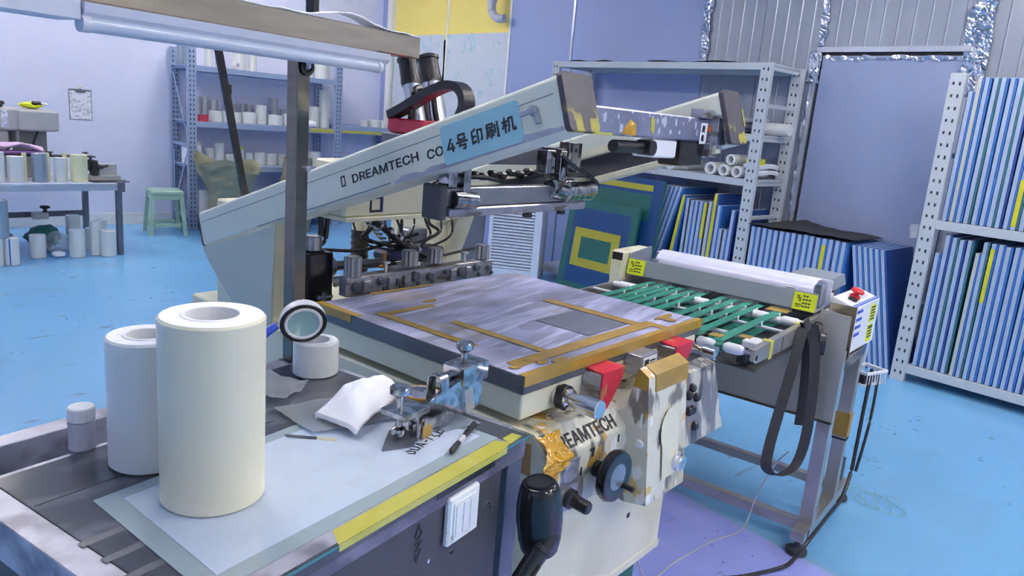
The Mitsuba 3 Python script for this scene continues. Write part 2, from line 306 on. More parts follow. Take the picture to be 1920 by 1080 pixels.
struct('wall_front', bx(X0 - .2, X0, Y0, Y1, 0, HC, 0), 'wall', 'lavender wall on the near side of the room', 'wall')
WY0, WY1, WZ0, WZ1 = 6.42, 8.80, 1.22, 3.12
wr = struct('wall_right', [bx(X1, X1 + .2, 3.9, WY0, 0, HC, 0), bx(X1, X1 + .2, WY1, Y1, 0, HC, 0), bx(X1, X1 + .2, WY0, WY1, 0, WZ0, 0), bx(X1, X1 + .2, WY0, WY1, WZ1, HC, 0)],
            'wall_violet', 'violet wall with the window, changing to ribbed metal panels by the door', 'wall')
DY0, DY1, DZ = 1.816, 2.829, 2.18
part(wr, 'backing', [bx(X1 + .02, X1 + .2, Y0, DY0 - .03, 0, HC, 0), bx(X1 + .02, X1 + .2, DY1 + .03, 3.9, 0, HC, 0), bx(X1 + .02, X1 + .2, DY0 - .03, DY1 + .03, DZ + .03, HC, 0)], 'gap')
def ribbed(ya, yb, za, zb):       # a metal sheet with shallow vertical ribs
    ys, xs, y = [], [], ya
    while y < yb - .02:
        ys += [y, min(y + .085, yb), min(y + .093, yb), min(y + .101, yb)]; xs += [0, 0, -.006, 0]; y += .109
    pts = [(X1 + x, yy) for x, yy in zip(xs, ys)] + [(X1, yb), (X1 + .02, yb), (X1 + .02, ya)]
    return prism(Polygon(pts).buffer(0), zb - za, 'xy', za)
for i, (ya, yb) in enumerate(((2.862, 3.37), (3.374, 3.895), (.76, 1.784), (-.24, .756), (-1.24, -.244), (-2.3, -1.244), (-3.5, -2.304))):
    part(wr, 'metal_panel', ribbed(ya, yb, 0, HC), 'panel', label='ribbed grey metal wall panel', smooth=False)
part(wr, 'metal_panel', ribbed(DY0 - .03, DY1 + .03, DZ + .05, HC), 'panel', label='ribbed metal panel over the door', smooth=False)
part(wr, 'cover_strip', bx(X1 - .012, X1, 5.47, 5.50, 0, HC), 'frame_metal', label='narrow grey joint strip on the violet wall')
def foil_strip(ya, yb, za, zb, seed=0, amp=.010, nu=0, nv=0):
    nu = nu or max(4, int(abs(yb - ya) / .010)); nv = nv or max(4, int(abs(zb - za) / .012)); amp = amp * 1.6
    def fn(u, v):
        y, z = ya + (yb - ya) * u, za + (zb - za) * v; k = np.stack([y * 60, z * 44, np.full_like(y, seed)], -1)
        j = (meshkit.noise(np.stack([y * 18, z * 18, np.full_like(y, seed + 5.)], -1)) - .5) * .03 * ((u < .01) | (u > .99) | (v < .01) | (v > .99))
        return np.stack([X1 - .003 - amp * meshkit.fbm(k, 3, seed), y + j, z + j], -1)
    return grid(fn, nu, nv, .002)
d1 = struct('door_1', bx(X1 - .004, X1 + .05, DY0, DY1, .01, DZ - .012, .003), 'door', 'plain blue grey metal door sealed with foil tape', 'door')
part(d1, 'door_gap', [bx(X1 + .004, X1 + .06, DY1, DY1 + .022, 0, DZ + .01, 0), bx(X1 + .004, X1 + .06, DY0 - .022, DY0, 0, DZ + .01, 0), bx(X1 + .004, X1 + .06, DY0, DY1, DZ - .012, DZ + .012, 0)], 'gap', label='dark gap round the door')
part(d1, 'door_frame', [bx(X1 - .02, X1 + .03, DY1 + .022, DY1 + .05, 0, DZ + .05), bx(X1 - .02, X1 + .03, DY0 - .05, DY0 - .022, 0, DZ + .05), bx(X1 - .024, X1 + .03, DY0 - .02, DY1 + .02, DZ + .012, DZ + .052)], 'frame_metal', label='bright metal door frame')
struct('trim_1', foil_strip(DY0 + .02, DY1 - .03, DZ - .045, DZ - .018, 1, .010), 'foil', 'crinkled foil tape along the top of the door', 'tape', smooth=20)
struct('trim_2', foil_strip(DY0 - .12, DY0 + .03, DZ - .30, DZ + .52, 2, .022), 'foil', 'wide crumpled foil patch at the right upper door corner', 'tape', smooth=20)
struct('trim_3', foil_strip(DY1 - .005, DY1 + .10, DZ - .22, DZ + .03, 3, .018), 'foil', 'crumpled foil tape at the left upper door corner', 'tape', smooth=20)
struct('trim_4', foil_strip(DY1 + .0, DY1 + .05, DZ + .05, HC, 4, .012), 'foil', 'foil tape on the panel seam above the left door jamb', 'tape', smooth=20)
struct('trim_5', foil_strip(3.865, 3.94, 2.02, HC, 5, .02), 'foil', 'crumpled foil tape where the violet wall meets the metal panels', 'tape', smooth=20)
struct('trim_6', foil_strip(DY1 + .03, DY1 + .075, .7, DZ - .22, 6, .010), 'foil', 'foil tape down the left door jamb', 'tape', smooth=20)
# window
w = struct('window_1', None, None, 'window with yellow film above and printed paper sheets below', 'window')
fw = .06; ym = (WY0 + WY1) / 2; zm = 2.385
part(w, 'window_frame', [bx(X1 - .03, X1 + .12, WY1 - .09, WY1, WZ0, WZ1), bx(X1 - .01, X1 + .12, WY0, WY0 + .03, WZ0, WZ1), bx(X1 - .02, X1 + .12, WY0 + .03, WY1 - .09, WZ0, WZ0 + fw),
    bx(X1 - .02, X1 + .12, WY0 + .03, WY1 - .09, WZ1 - fw, WZ1), bx(X1 + .04, X1 + .12, ym - .015, ym + .015, WZ0 + fw, WZ1 - fw), bx(X1 + .05, X1 + .12, WY0 + .03, WY1 - .09, zm - .02, zm + .02)], 'window_frame')
def crinkle(ya, yb, za, zb, x, seed, amp=.012):
    def fn(u, v):
        y, z = ya + (yb - ya) * u, za + (zb - za) * v
        return np.stack([x - amp * meshkit.fbm(np.stack([y * 3, z * 4, np.full_like(y, seed)], -1), 3, seed), y, z], -1)
    return grid(fn, 24, 20)
for ya, yb in ((WY0 + .03, ym - .01), (ym + .01, WY1 - .09)):
    k = part(w, 'yellow_pane', crinkle(ya, yb, zm + .01, WZ1 - .05, X1 + .05, 3), 'window_film', label='sunlit yellow film on the window', smooth=True)
    scene[k]['emitter'] = {'type': 'area', 'radiance': rgb(WINDOW_YELLOW)}
    k = part(w, 'paper_pane', crinkle(ya + .02, yb - .02, WZ0 + .05, zm + .04, X1 + .035, 9, .02), 'window_paper', label='pale paper with small green marks taped over the window', smooth=True)
    scene[k]['emitter'] = {'type': 'area', 'radiance': rgb(WINDOW_PAPER)}
solo('grey_pipe', 'bent grey plastic pipe hanging at the upper right corner of the window', 'pipe', [cable([(5.72, 6.62, 3.25), (5.72, 6.62, 2.72), (5.72, 6.59, 2.60), (5.72, 6.50, 2.55), (5.74, 6.42, 2.55)], .045, 14), lathe([(.045, 0), (.055, 0), (.055, .07), (.045, .07)], 16, (5.72, 6.62, 2.72)), rod((5.72, 6.62, 2.9), (5.86, 6.62, 2.9), .02)], 'grey_plastic', smooth=50)
# ceiling lamps
LAMP_PLACES = ['behind the camera', 'at the near wall', 'above the operator side of the machine', 'in front of the right rack', 'above the print table', 'above the conveyor', 'above the open blue floor', 'above the work table', 'above the blue grey shelving']
tube_em = {'type': 'area', 'radiance': rgb(TUBE_LIGHT)}
for i, (lx, ly) in enumerate(LAMP_SPOTS):
    t = thing('ceiling_tube_lamp', 'white twin tube lamp on the ceiling ' + LAMP_PLACES[i], 'lamp', 'ceiling tube lamps')
    part(t, 'housing', prism([(lx - .07, HC - .03), (lx - .04, HC - .001), (lx + .04, HC - .001), (lx + .07, HC - .03)], 1.3, 'xz', ly - .65), 'lamp_house')
    for s in (-.04, .04):
        k = part(t, 'tube', rod((lx + s, ly - .6, HC - .055), (lx + s, ly + .6, HC - .055), .016, 10), 'lamp_house'); scene[k]['emitter'] = tube_em
# ---------------------------------------------------------------- racks and what stands on them
def upright(t, x0, x1, y0, y1, z1, m, face, name='upright', step=.075):
    # an angle post; face = (axis, sign) of the wide side that carries the row of slots
    k = part(t, name, [bx(x0, x1, y0, y1, 0, z1, .002)], m)
    hs = []; ax, sg = face; z = .06
    while z < z1 - .03:
        for q in (.3, .7):
            if ax == 0: xf = x0 if sg < 0 else x1; yc = y0 + (y1 - y0) * q; hs.append(bx(xf - .001, xf + .001, yc - .006, yc + .006, z - .011 + (q > .5) * .004, z + .011, 0))
            else: yf = y0 if sg < 0 else y1; xc = x0 + (x1 - x0) * q; hs.append(bx(xc - .006, xc + .006, yf - .001, yf + .001, z - .011, z + .011, 0))
        z += step
    k2 = k + '__slot_row'; used.add(k2); scene[k2] = shape(hs, 'hole', False); labels[k2] = {'kind': 'stuff', 'label': 'row of small punched slots'}
def screen(key_label, Y, xc, z0, h, wd, th, m_edge, m_mesh, lean=0., group=None, tapes=None, fr=None):
    # a printing screen on edge: an aluminium frame with the mesh glued over its side; lean = tilt of the top towards +y
    t = thing('printing_screen', key_label, 'printing screen', group)
    f = (fr or W).sub(0, (xc, Y, z0), rx=-math.degrees(math.atan(lean))); b = .03; tf = th * .62
    tg = th - tf; fm = [bx(-wd / 2, -wd / 2 + b, tg, th, 0, h), bx(wd / 2 - b, wd / 2, tg, th, 0, h), bx(-wd / 2 + b, wd / 2 - b, tg, th, 0, b), bx(-wd / 2 + b, wd / 2 - b, tg, th, h - b, h)]
    part(t, 'frame', fm, m_edge, fr=f, smooth=False)
    part(t, 'mesh', [bx(-wd / 2 + .0015, wd / 2 - .0015, 0, tg, .002, h - .003, .003)], m_mesh, fr=f, label='blue mesh glued to the frame', smooth=False)
    if tapes:
        for za, zb in tapes: part(t, 'tape', bx(-wd / 2 - .0012, -wd / 2 + .012, tg, th + .001, za, zb, 0), 'tape_yellow', fr=f, label='yellow tape on the frame edge', smooth=False)
    return t
BL = ['screen_blue', 'screen_blue', 'screen_deep', 'screen_blue', 'screen_teal']
# --- right hand rack
t = thing('steel_rack', 'light grey slotted steel rack at the right, filled with rows of upright blue printing screens', 'rack')
RX0, RX1, RY1 = 5.265, 5.80, 1.712
for (xa, xb) in ((RX0, RX0 + .04), (RX1 - .04, RX1)):
    upright(t, xa, xb, RY1 - .09, RY1, 2.0, 'rack', (0, -1)); upright(t, xa, xb, -.33, -.24, 2.0, 'rack', (0, -1))
for z0, z1 in ((.064, .122), (1.034, 1.092)):
    part(t, 'beam', [bx(RX0 + .002, RX0 + .045, -.24, RY1 - .09, z0, z1)], 'rack'); part(t, 'beam', [bx(RX1 - .04, RX1 - .002, -.24, RY1 - .09, z0, z1)], 'rack')
    part(t, 'shelf_board', bx(RX0 + .046, RX1 - .042, -.24, RY1 - .09, z1 - .02, z1 - .002), 'rack')
for z in (.5, 1.5): part(t, 'side_strut', bar((RX0 + .04, RY1 - .05, z), (RX1 - .04, RY1 - .05, z), .03, .03), 'rack')
part(t, 'label_holder', [place(grid(lambda u, v: np.stack([u * .07 - .05, v * .0 + .02 * np.sin(u * 5), v * .09], -1), 8, 6, .001), basis((RX0 - .004, RY1 + .02, 1.05), (0, -1, .2), (-1, 0, 0)))], 'clear_film', label='curled plastic label hanging at the side of the post')
y = 1.60
i = 0
while y > .72:      # upper row
    th = .036 + .006 * rng.random(); h = .884 if i not in (0, 7, 10) else (.80, .84, .80)[(0, 7, 10).index(i)]
    tp = [(.02, .30)] if i == 9 else ([(h - .28, h - .10)] if i == 11 else None)
    screen('printing screen with yellow edge tape on the upper shelf of the right rack, tape ' + ('low' if i == 9 else 'high') if tp else ORD[i] + ' printing screen from the post on the upper shelf of the right rack',
           y - th, 5.535, 1.094, h, .50, th, 'screen_alu_warm' if i in (1,) else 'screen_alu', BL[(i * 3 + i // 4) % 5], rng.uniform(-.004, .004), None if tp else 'screens on the upper shelf of the right rack', tp)
    y -= th + .003 + (.004 if rng.random() < .3 else 0); i += 1
y, i = 1.595, 0
while y > .72:      # lower row
    th = .034 + .006 * rng.random(); h = {0: .76, 5: .80, 1: .885}.get(i, .875 - .01 * rng.random())
    tp = [(.50, .84)] if i == 7 else None
    screen('blue printing screen with a yellow taped edge on the lower shelf of the right rack' if tp else 'grimy beige edged printing screen, shorter than its neighbours, on the right rack' if i == 5 else ORD[i] + ' printing screen from the post on the lower shelf of the right rack',
           y - th, 5.535, .124, h, .50, th, 'screen_alu_warm' if i in (5,) else 'screen_alu', BL[(i * 2 + i // 3) % 5], rng.uniform(-.006, .006), None if (tp or i == 5) else 'screens on the lower shelf of the right rack', tp)
    y -= th + .003 + (.012 if i in (4,) else .002); i += 1
# --- stack on the floor by the door
y, i = 2.91, 0
while y > 2.19:
    th = .044; tp = [(.36, .80)] if i == 12 else None
    screen('printing screen with yellow taped edge, in the stack under the black cloth' if tp else ORD[i] + ' printing screen from the left in the upright stack under the black cloth', y - th, 5.56, .001, .845 + .008 * rng.random(), .50, th, 'screen_alu', ['screen_blue', 'screen_deep', 'screen_blue'][i % 3], 0, None if tp else 'screens under the black cloth', tp)
    y -= th + .003; i += 1
for i in range(6):
    screen('foremost leaning printing screen showing its dark blue mesh, beside the right rack' if i == 5 else ORD[i] + ' leaning printing screen from the left beside the stack under the black cloth', 1.925 - i * .039, 5.58, .001, .86, .50, .034, 'screen_alu', 'screen_deep' if i == 5 else 'screen_blue', .22, None if i == 5 else 'leaning screens by the right rack')
def drape(u, v):
    x, yv = 5.305 + .53 * v, 2.93 - .80 * u; k = np.stack([x * 7, yv * 7, np.zeros_like(x)], -1)
    edge = np.maximum(np.maximum(.06 - u, u - .96), 0) * .15
    return np.stack([x - .012, yv, .8615 + .022 * meshkit.fbm(k, 3, 4) + .05 * np.exp(-((u - .30) / .1) ** 2 - ((v - .75) / .25) ** 2) - edge], -1)
solo('black_cloth', 'black wrinkled cloth laid over the stack of screens on the floor by the door', 'cloth', grid(drape, 40, 24, .004), 'black_cloth', smooth=True)
# --- middle rack against the panel wall
t = thing('steel_rack', 'tall light grey slotted rack behind the conveyor, with paper tubes on its middle shelf', 'rack')
MX0, MX1, MY0, MY1 = 5.285, 5.80, 2.93, 5.18
for xa, xb in ((MX0, MX0 + .04), (MX1 - .04, MX1)):
    upright(t, xa, xb, MY0, MY0 + .09, 2.06, 'rack', (0, -1)); upright(t, xa, xb, MY1 - .09, MY1, 2.06, 'rack', (0, -1))
for z0, z1 in ((.06, .12), (1.14, 1.195), (1.48, 1.535), (2.005, 2.058)):
    for xa, xb in ((MX0 + .002, MX0 + .042), (MX1 - .042, MX1 - .002)): part(t, 'beam', bx(xa, xb, MY0 + .09, MY1 - .09, z0, z1), 'rack')
    part(t, 'shelf_board', bx(MX0 + .044, MX1 - .044, MY0 + .02, MY1 - .02, z1 - .018, z1 - .001), 'rack')
    for yy in (MY0 + .04, MY1 - .04): part(t, 'end_rail', bar((MX0 + .04, yy, z1 - .03), (MX1 - .04, yy, z1 - .03), .025, .04), 'rack')
for a, b in ((.35, .95),): part(t, 'brace', bar((MX0 + .04, MY0 + .03, a), (MX1 - .04, MY0 + .03, b), .004, .035), 'rack')
for z in (.9, 1.75): part(t, 'side_strut', bar((MX0 + .04, MY0 + .03, z), (MX1 - .04, MY0 + .03, z), .02, .03), 'rack')
for j, (ya, yb) in enumerate(((5.05, 4.55), (4.1, 3.2))):
    solo('flat_sheet', ['dark bent sheet lying on top of the middle rack, nearer the window', 'thin dark sheet lying on top of the middle rack, nearer the door'][j], 'sheet', grid(lambda u, v: np.stack([5.32 + .40 * v, ya + (yb - ya) * u, 2.062 + .012 * np.sin(u * 5 + j) ** 2], -1), 12, 5, .004), 'steel_dark', smooth=True)
def paper_tube(x0, x1, y, z, r, label, m='film_white', r0=None, group=None, name='paper_tube'):
    r0 = r0 or r * .66; t = thing(name, label, 'tube', group)
    m1 = ring(r0 + .004, r, 0, x1 - x0, 22); m2 = ring(r0, r0 + .0038, -.003, x1 - x0 + .003, 22)
    M = basis((x0, y, z), (0, 1, 0), (0, 0, 1)); part(t, 'roll', place(m1, M), m); part(t, 'core', place(m2, M), 'film_core', label='core tube')
for y, z, r, lab in ((3.72, .05, .05, 'white rolled tube lying on the middle shelf of the rack, farthest from the post'), (3.335, .05, .050, 'white tube end on the middle rack, left of a pair'), (3.215, .047, .046, 'white tube end on the middle rack, right of a pair'),
                     (3.10, .045, .045, 'white tube beside the stacked papers under the yellow box on the middle rack')):
    paper_tube(5.29, 5.72, y, 1.196 + z, r, lab)
paper_tube(5.30, 5.70, 3.17, 1.196 + .093 + .04, .042, 'white tube lying on top of two other tubes on the middle rack')
for j, (z, th) in enumerate(((1.197, .04), (1.238, .045))):
    solo('paper_stack', ['flat bundle of white paper on the middle rack, lower of two', 'flat bundle of white paper on the middle rack, upper of two under the yellow box'][j], 'paper', grid(lambda u, v: np.stack([5.338 + .35 * v, 2.965 + j * .012 + .095 * u + 0 * v, z + th - .012 * (2 * u - 1) ** 2 * (1 + np.sin(v * 7)) / 2], -1), 8, 10, th * .7), 'paper', smooth=False)
t = thing('yellow_box', 'small yellow box on top of the papers on the middle rack', 'box'); part(t, 'box_body', bx(5.345, 5.48, 2.975, 3.065, 1.2855, 1.345), 'sticker'); part(t, 'lid_flap', bx(5.343, 5.482, 2.973, 3.067, 1.3455, 1.352), 'sticker')
solo('crumpled_paper', 'crumpled white paper hanging over the front of the middle shelf of the rack', 'paper', grid(lambda u, v: np.stack([5.275 + .1 * v + .02 * np.sin(u * 9), 4.05 - .26 * u + .03 * np.sin(v * 5), 1.2 + .02 * np.sin(u * 7 + v * 4) * (v > .3) - .05 * (1 - v) * (np.sin(u * 6.28) ** 2)], -1), 14, 8, .001), 'paper', smooth=True)
t = thing('paper_tube', 'thick white roll on the upper shelf of the middle rack, sticking out at the end', 'tube'); part(t, 'roll', rod((5.56, 2.85, 1.585), (5.56, 3.05, 1.585), .047, 24, c=.003), 'film_white'); part(t, 'core', place(ring(.028, .033, -.003, .0, 22), basis((5.56, 2.8495, 1.585), (1, 0, 0), (0, 0, 1))), 'film_core')
solo('folded_film', 'folded grey and navy plastic sheeting on the upper shelf of the middle rack', 'sheeting', [grid(lambda u, v: np.stack([5.31 + .42 * v, 3.62 - .5 * u, 1.537 + .09 + .05 * meshkit.fbm(np.stack([u * 5, v * 3, 0 * u], -1), 3, 2)], -1), 24, 12, .03)], 'grey_plastic', smooth=True)
solo('navy_cloth', 'folded navy cloth under the grey sheeting on the upper shelf of the middle rack', 'cloth', bx(5.30, 5.70, 3.08, 3.60, 1.5365, 1.578, .015), 'navy')
# screens on the lowest shelf of the middle rack
for i in range(5):
    screen(ORD[i] + ' of the five leaning printing screens in the middle rack, from the left', 3.978 - i * .042, 5.55, .124, .965, .50, .038, 'screen_alu', 'screen_blue', -.265, 'five leaning screens in the middle rack')
specs = [(.885, 'screen_alu_warm', 'y'), (.86, 'screen_alu', 0), (.85, 'screen_alu', 0), (.85, 'screen_alu', 0), (.85, 'screen_alu', 0), (.85, 'screen_alu', 't'), (.86, 'screen_alu_warm', 0), (.93, 'screen_alu_warm', 'y'), (.84, 'screen_alu', 0), (.66, 'screen_alu', 0), (.66, 'screen_alu', 0), (.82, 'screen_alu', 0)]
y = 3.494
for i, (h, m, f) in enumerate(specs):
    th = .041; tp = [(h - .30, h - .01)] if f == 't' else ([(.01, h - .01)] if f == 'y' else None)
    lab = {'t': 'printing screen with a short yellow tape at its top in the middle rack', 'y': 'yellow edged printing screen, ' + ('first of the upright row' if i == 0 else 'tallest of the upright row') + ' in the middle rack'}.get(f, ORD[i] + ' printing screen from the left, ' + 'in the upright row of the middle rack')
    screen(lab, 3.634 if i == 0 else y, 5.55, .124, h, .50, th, m, ['screen_blue', 'screen_dark', 'screen_blue', 'screen_deep'][i % 4], -.13 if i == 0 else -.02, None if f else ('lower screens in the middle rack' if h < .7 else 'upright screens in the middle rack'), tp)
    if i: y -= .0425
# big green and blue screens leaning at the left of the middle rack
def big_screen(fr, wd, h, label, ringed):
    t = thing('printing_screen', label, 'printing screen'); b = .035
    part(t, 'frame', [bx(0, b, 0, .03, 0, h), bx(wd - b, wd, 0, .03, 0, h), bx(b, wd - b, 0, .03, 0, b), bx(b, wd - b, 0, .03, h - b, h)], 'mesh_green', fr=fr)
    part(t, 'mesh', bx(.002, wd - .002, -.003, -.0002, .002, h - .002, 0), 'mesh_blue', fr=fr, smooth=False)
    if ringed:
        part(t, 'stencil', bx(.07, wd - .07, -.0045, -.0032, .10, h - .08, 0), 'mesh_blue', fr=fr, smooth=False)
        x0, x1, z0, z1, q = .115, .635, .255, .60, .085
        part(t, 'open_mesh', bx(x0 + q, x1 - q, -.0062, -.0046, z0 + q * .9, z1 - q * .9, 0), 'mesh_green', fr=fr, label='green open mesh', smooth=False)
        for a in ((x0, x1, z0, z0 + q * .9), (x0, x1, z1 - q * .9, z1), (x0, x0 + q, z0 + q * .9, z1 - q * .9), (x1 - q, x1, z0 + q * .9, z1 - q * .9)):
            part(t, 'yellow_band', bx(a[0], a[1], -.0068, -.0047, a[2], a[3], 0), 'mesh_ring', fr=fr, label='yellow tape band', smooth=False)
        for a in ((0, wd, 0, .10), (0, wd, h - .08, h), (0, .07, .10, h - .08), (wd - .07, wd, .10, h - .08)):
            part(t, 'green_margin', bx(a[0], a[1], -.0052, -.0033, a[2], a[3], 0), 'mesh_green', fr=fr, label='green border of the mesh', smooth=False)
    else:
        part(t, 'yellow_band', bx(.1, wd - .1, -.0052, -.0032, h - .10, h - .05, 0), 'mesh_ring', fr=fr, smooth=False)
        part(t, 'open_mesh', bx(.1, wd - .1, -.0052, -.0032, h - .35, h - .13, 0), 'mesh_green', fr=fr, smooth=False)
GF = Frame(-90, (5.02, 4.62, .002)).sub(0, (0, 0, 0), rx=-7)
big_screen(GF, .78, .86, 'large blue and green printing screen with a yellow rectangle leaning by the rack', True)
big_screen(Frame(-90, (5.13, 4.56, .002)).sub(0, (0, 0, 0), rx=-5), .86, 1.10, 'taller dark green printing screen leaning behind the one with the yellow rectangle', False)
# ---------------------------------------------------------------- left side: shelf, table, stool
def film_roll(name, label, x, y, z, r, h, m='film_white', group=None, core=.55, fr=None, stripe=None, n=28):
    t = thing(name, label, 'roll', group); f = (fr or cur[0]).sub(0, (x, y, z)); rc = r * core; b = min(.004, r * .06)
    part(t, 'film_body', lathe([(rc + .003, .0005), (r - b, .0005), (r, b), (r, h - b), (r - b, h - .0006), (r - b - .0005, h - .004)], n), m, fr=f, smooth=40)
    part(t, 'film_end', lathe([(rc + .003, h - .004), (rc + .003, h), (r - b, h), (r - b, h - .004)], n), 'film_edge' if m.startswith('film_w') or m == 'film_milk' else m, fr=f, label='pale edge of the wound film', smooth=30)
    part(t, 'core', ring(rc - .004 if rc > .008 else rc * .6, rc + .0028, 0, h + .0015, n, .0006), 'film_core', fr=f, label='core tube', smooth=40)
    if stripe is not None:
        a = stripe; part(t, 'blue_stripe', hull([((r + q) * math.cos(a + s), (r + q) * math.sin(a + s), zz) for q in (-.003, .0012) for s in (-.1, .1) for zz in (.004, h - .004)]), 'blue_line', fr=f, label='blue line down the roll')
    return t
t = thing('steel_shelving', 'blue grey slotted shelving against the lavender wall, loaded with white film rolls', 'shelving')
SX0, SX1, SY0, SY1 = 3.085, 4.945, 8.39, 8.92
for xa, xb in ((SX0, SX0 + .095), (SX1 - .095, SX1)):
    for ya, yb in ((SY0, SY0 + .04), (SY1 - .04, SY1)):
        upright(t, xa, xb, ya, yb, 1.96, 'rack_blue', (1, -1), step=.05)
for z0, z1 in ((.10, .16), (.655, .715), (1.128, 1.188), (1.715, 1.772)):
    for ya, yb in ((SY0 + .002, SY0 + .04), (SY1 - .04, SY1 - .002)): part(t, 'beam', bx(SX0 + .095, SX1 - .095, ya, yb, z0, z1), 'rack_blue')
    for xx in (SX0 + .05, SX1 - .05): part(t, 'end_rail', bx(xx - .02, xx + .02, SY0 + .04, SY1 - .04, z0 + .02, z1 - .005), 'rack_blue')
    part(t, 'shelf_board', bx(SX0 + .005, SX1 - .005, SY0 + .044, SY1 - .044, z1 - .012, z1), 'rack_blue')
for a, b in ((1.70, .98), (.86, .2)): part(t, 'brace', bar((SX0 + .02, SY1 - .05, a), (SX0 + .02, SY0 + .04, b) if a > 1 else (SX0 + .02, SY1 - .06, b), .004, .035), 'rack_blue')
part(t, 'brace', bar((SX0 + .012, SY0 + .05, .86), (SX0 + .012, SY1 - .05, .2), .004, .035), 'rack_blue'); part(t, 'side_strut', bar((SX0 + .02, SY0 + .04, .93), (SX0 + .02, SY1 - .04, .93), .02, .035), 'rack_blue')
t = thing('low_shelf', 'shelf board with yellow taped front edge, right of the blue grey shelving', 'shelf')
parts(t, 'beam', [bx(SX1 + .002, 5.76, 8.392, 8.43, 1.142, 1.236), bx(SX1 + .002, 5.76, 8.87, 8.91, 1.15, 1.23)], 'rack_blue'); part(t, 'shelf_board', bx(SX1 + .002, 5.78, 8.432, 8.868, 1.222, 1.236), 'rack_blue')
part(t, 'yellow_tape', bx(4.952, 5.74, 8.386, 8.3915, 1.150, 1.185, 0), 'tape_olive', label='yellow tape along the edge')
upright(t, 5.76, 5.80, 8.39, 8.43, 1.24, 'rack_blue', (1, -1)); upright(t, 5.76, 5.80, 8.87, 8.91, 1.24, 'rack_blue', (1, -1)); part(t, 'bracket', bx(4.946, 4.952, 8.392, 8.91, 1.15, 1.22), 'rack_blue')
solo('yellow_tape', 'wide piece of yellow tape on the shelf front just right of the lamp post', 'tape', bx(4.52, 4.845, 8.3885, 8.3915, 1.142, 1.187, 0), 'tape_olive')
G = 'white film rolls on the '
def shelf_items(rows, z, grp, lab):
    for i, (x, y, r, h, *m) in enumerate(rows):
        lab_i = lab.replace('#', ORD[i])
        film_roll('film_roll', lab_i, x, y, z + .001, r, h, m[0] if m else 'film_white', grp, n=20)
shelf_items([(3.40, 8.62, .047, .21), (3.52, 8.66, .030, .22), (3.74, 8.62, .078, .22), (3.90, 8.62, .046, .22), (4.63, 8.66, .056, .22), (4.79, 8.62, .092, .24)], 1.772, G + 'top shelf', '# white roll from the left on the top shelf of the blue grey shelving')
shelf_items([(3.12, 8.66, .048, .25, 'film_steel')], 1.772, None, 'silvery film roll at the left end of the top shelf of the shelving')
for j, (x, y) in enumerate(((3.655, 8.52),)):
    t = thing('film_roll', 'small white ring of film lying on its side on the top shelf of the shelving', 'roll'); part(t, 'film_body', place(ring(.026, .042, 0, .07, 22), basis((x, y, 1.816), (1, 0, .0), (0, 0, 1))), 'film_white'); part(t, 'core', place(ring(.022, .0258, -.002, .072, 22), basis((x, y, 1.816), (1, 0, 0), (0, 0, 1))), 'film_core')
shelf_items([(3.45, 8.56, .072, .12), (3.58, 8.60, .050, .12), (3.70, 8.60, .060, .12), (3.845, 8.58, .082, .13), (4.00, 8.60, .064, .22), (4.165, 8.58, .090, .12), (4.33, 8.60, .055, .14), (4.69, 8.62, .070, .25)], 1.188, G + 'second shelf', '# white roll from the left on the second highest shelf of the shelving')
shelf_items([(4.83, 8.62, .066, .46)], 1.188, None, 'tallest white roll, at the right end of the second highest shelf of the shelving')
for i, (x, r, h) in enumerate(((3.34, .030, .26), (3.42, .036, .26), (3.52, .044, .24), (3.74, .05, .21), (3.86, .028, .22), (3.94, .034, .22), (4.24, .05, .31), (4.36, .03, .19))):
    film_roll('film_roll', ORD[i] + ' translucent grey roll from the left at the back of the second highest shelf', x, 8.78, 1.189, r, h, 'clear_tube', 'translucent rolls at the back of the second shelf', n=18)
t = thing('red_box', 'small red box next to the left front post of the blue grey shelving', 'box'); part(t, 'box_body', bx(3.24, 3.33, 8.45, 8.53, 1.189, 1.255), 'red_box'); part(t, 'lid', bx(3.238, 3.332, 8.448, 8.532, 1.2555, 1.262), 'red_box')
part(t, 'label_sticker', bx(3.26, 3.31, 8.4465, 8.4477, 1.205, 1.24, 0), 'paper') if False else None
shelf_items([(3.325, 8.74, .032, .24), (3.39, 8.58, .048, .18), (3.505, 8.60, .058, .24), (3.625, 8.60, .054, .12), (3.75, 8.62, .052, .18), (3.86, 8.60, .046, .14), (3.985, 8.60, .070, .15), (4.13, 8.60, .072, .14), (4.27, 8.62, .055, .14), (4.69, 8.60, .088, .18)], .715, G + 'third shelf', '# white roll from the left on the third highest shelf of the shelving')
t = thing('white_box', 'upright white carton on the third shelf at the left end of the shelving', 'box'); part(t, 'box_body', bx(3.125, 3.27, 8.50, 8.70, .7165, .918), 'paper'); part(t, 'lid_flap', bx(3.123, 3.272, 8.498, 8.702, .9185, .925), 'paper')
solo('yellow_tape_roll', 'yellow tape ring on top of a white roll on the third shelf of the shelving', 'tape', ring(.03, .048, 0, .02, 24).apply_translation([3.75, 8.62, .898]), 'sticker')
def crumple(c, s, seed, squash=.7, sub=3):
    m = trimesh.creation.icosphere(sub, 1.0); v = m.vertices; d = .72 + .6 * meshkit.fbm(v * 2.2 + seed, 3, seed)
    m.vertices = v * d[:, None] * np.array([s, s, s * squash]); m.vertices[:, 2] -= m.vertices[:, 2].min(); m.apply_translation(c); return m
solo('crumpled_tissue', 'crumpled white tissue on the second shelf just right of the lamp post', 'tissue', crumple((4.60, 8.50, 1.19), .055, 3), 'tissue', smooth=20)
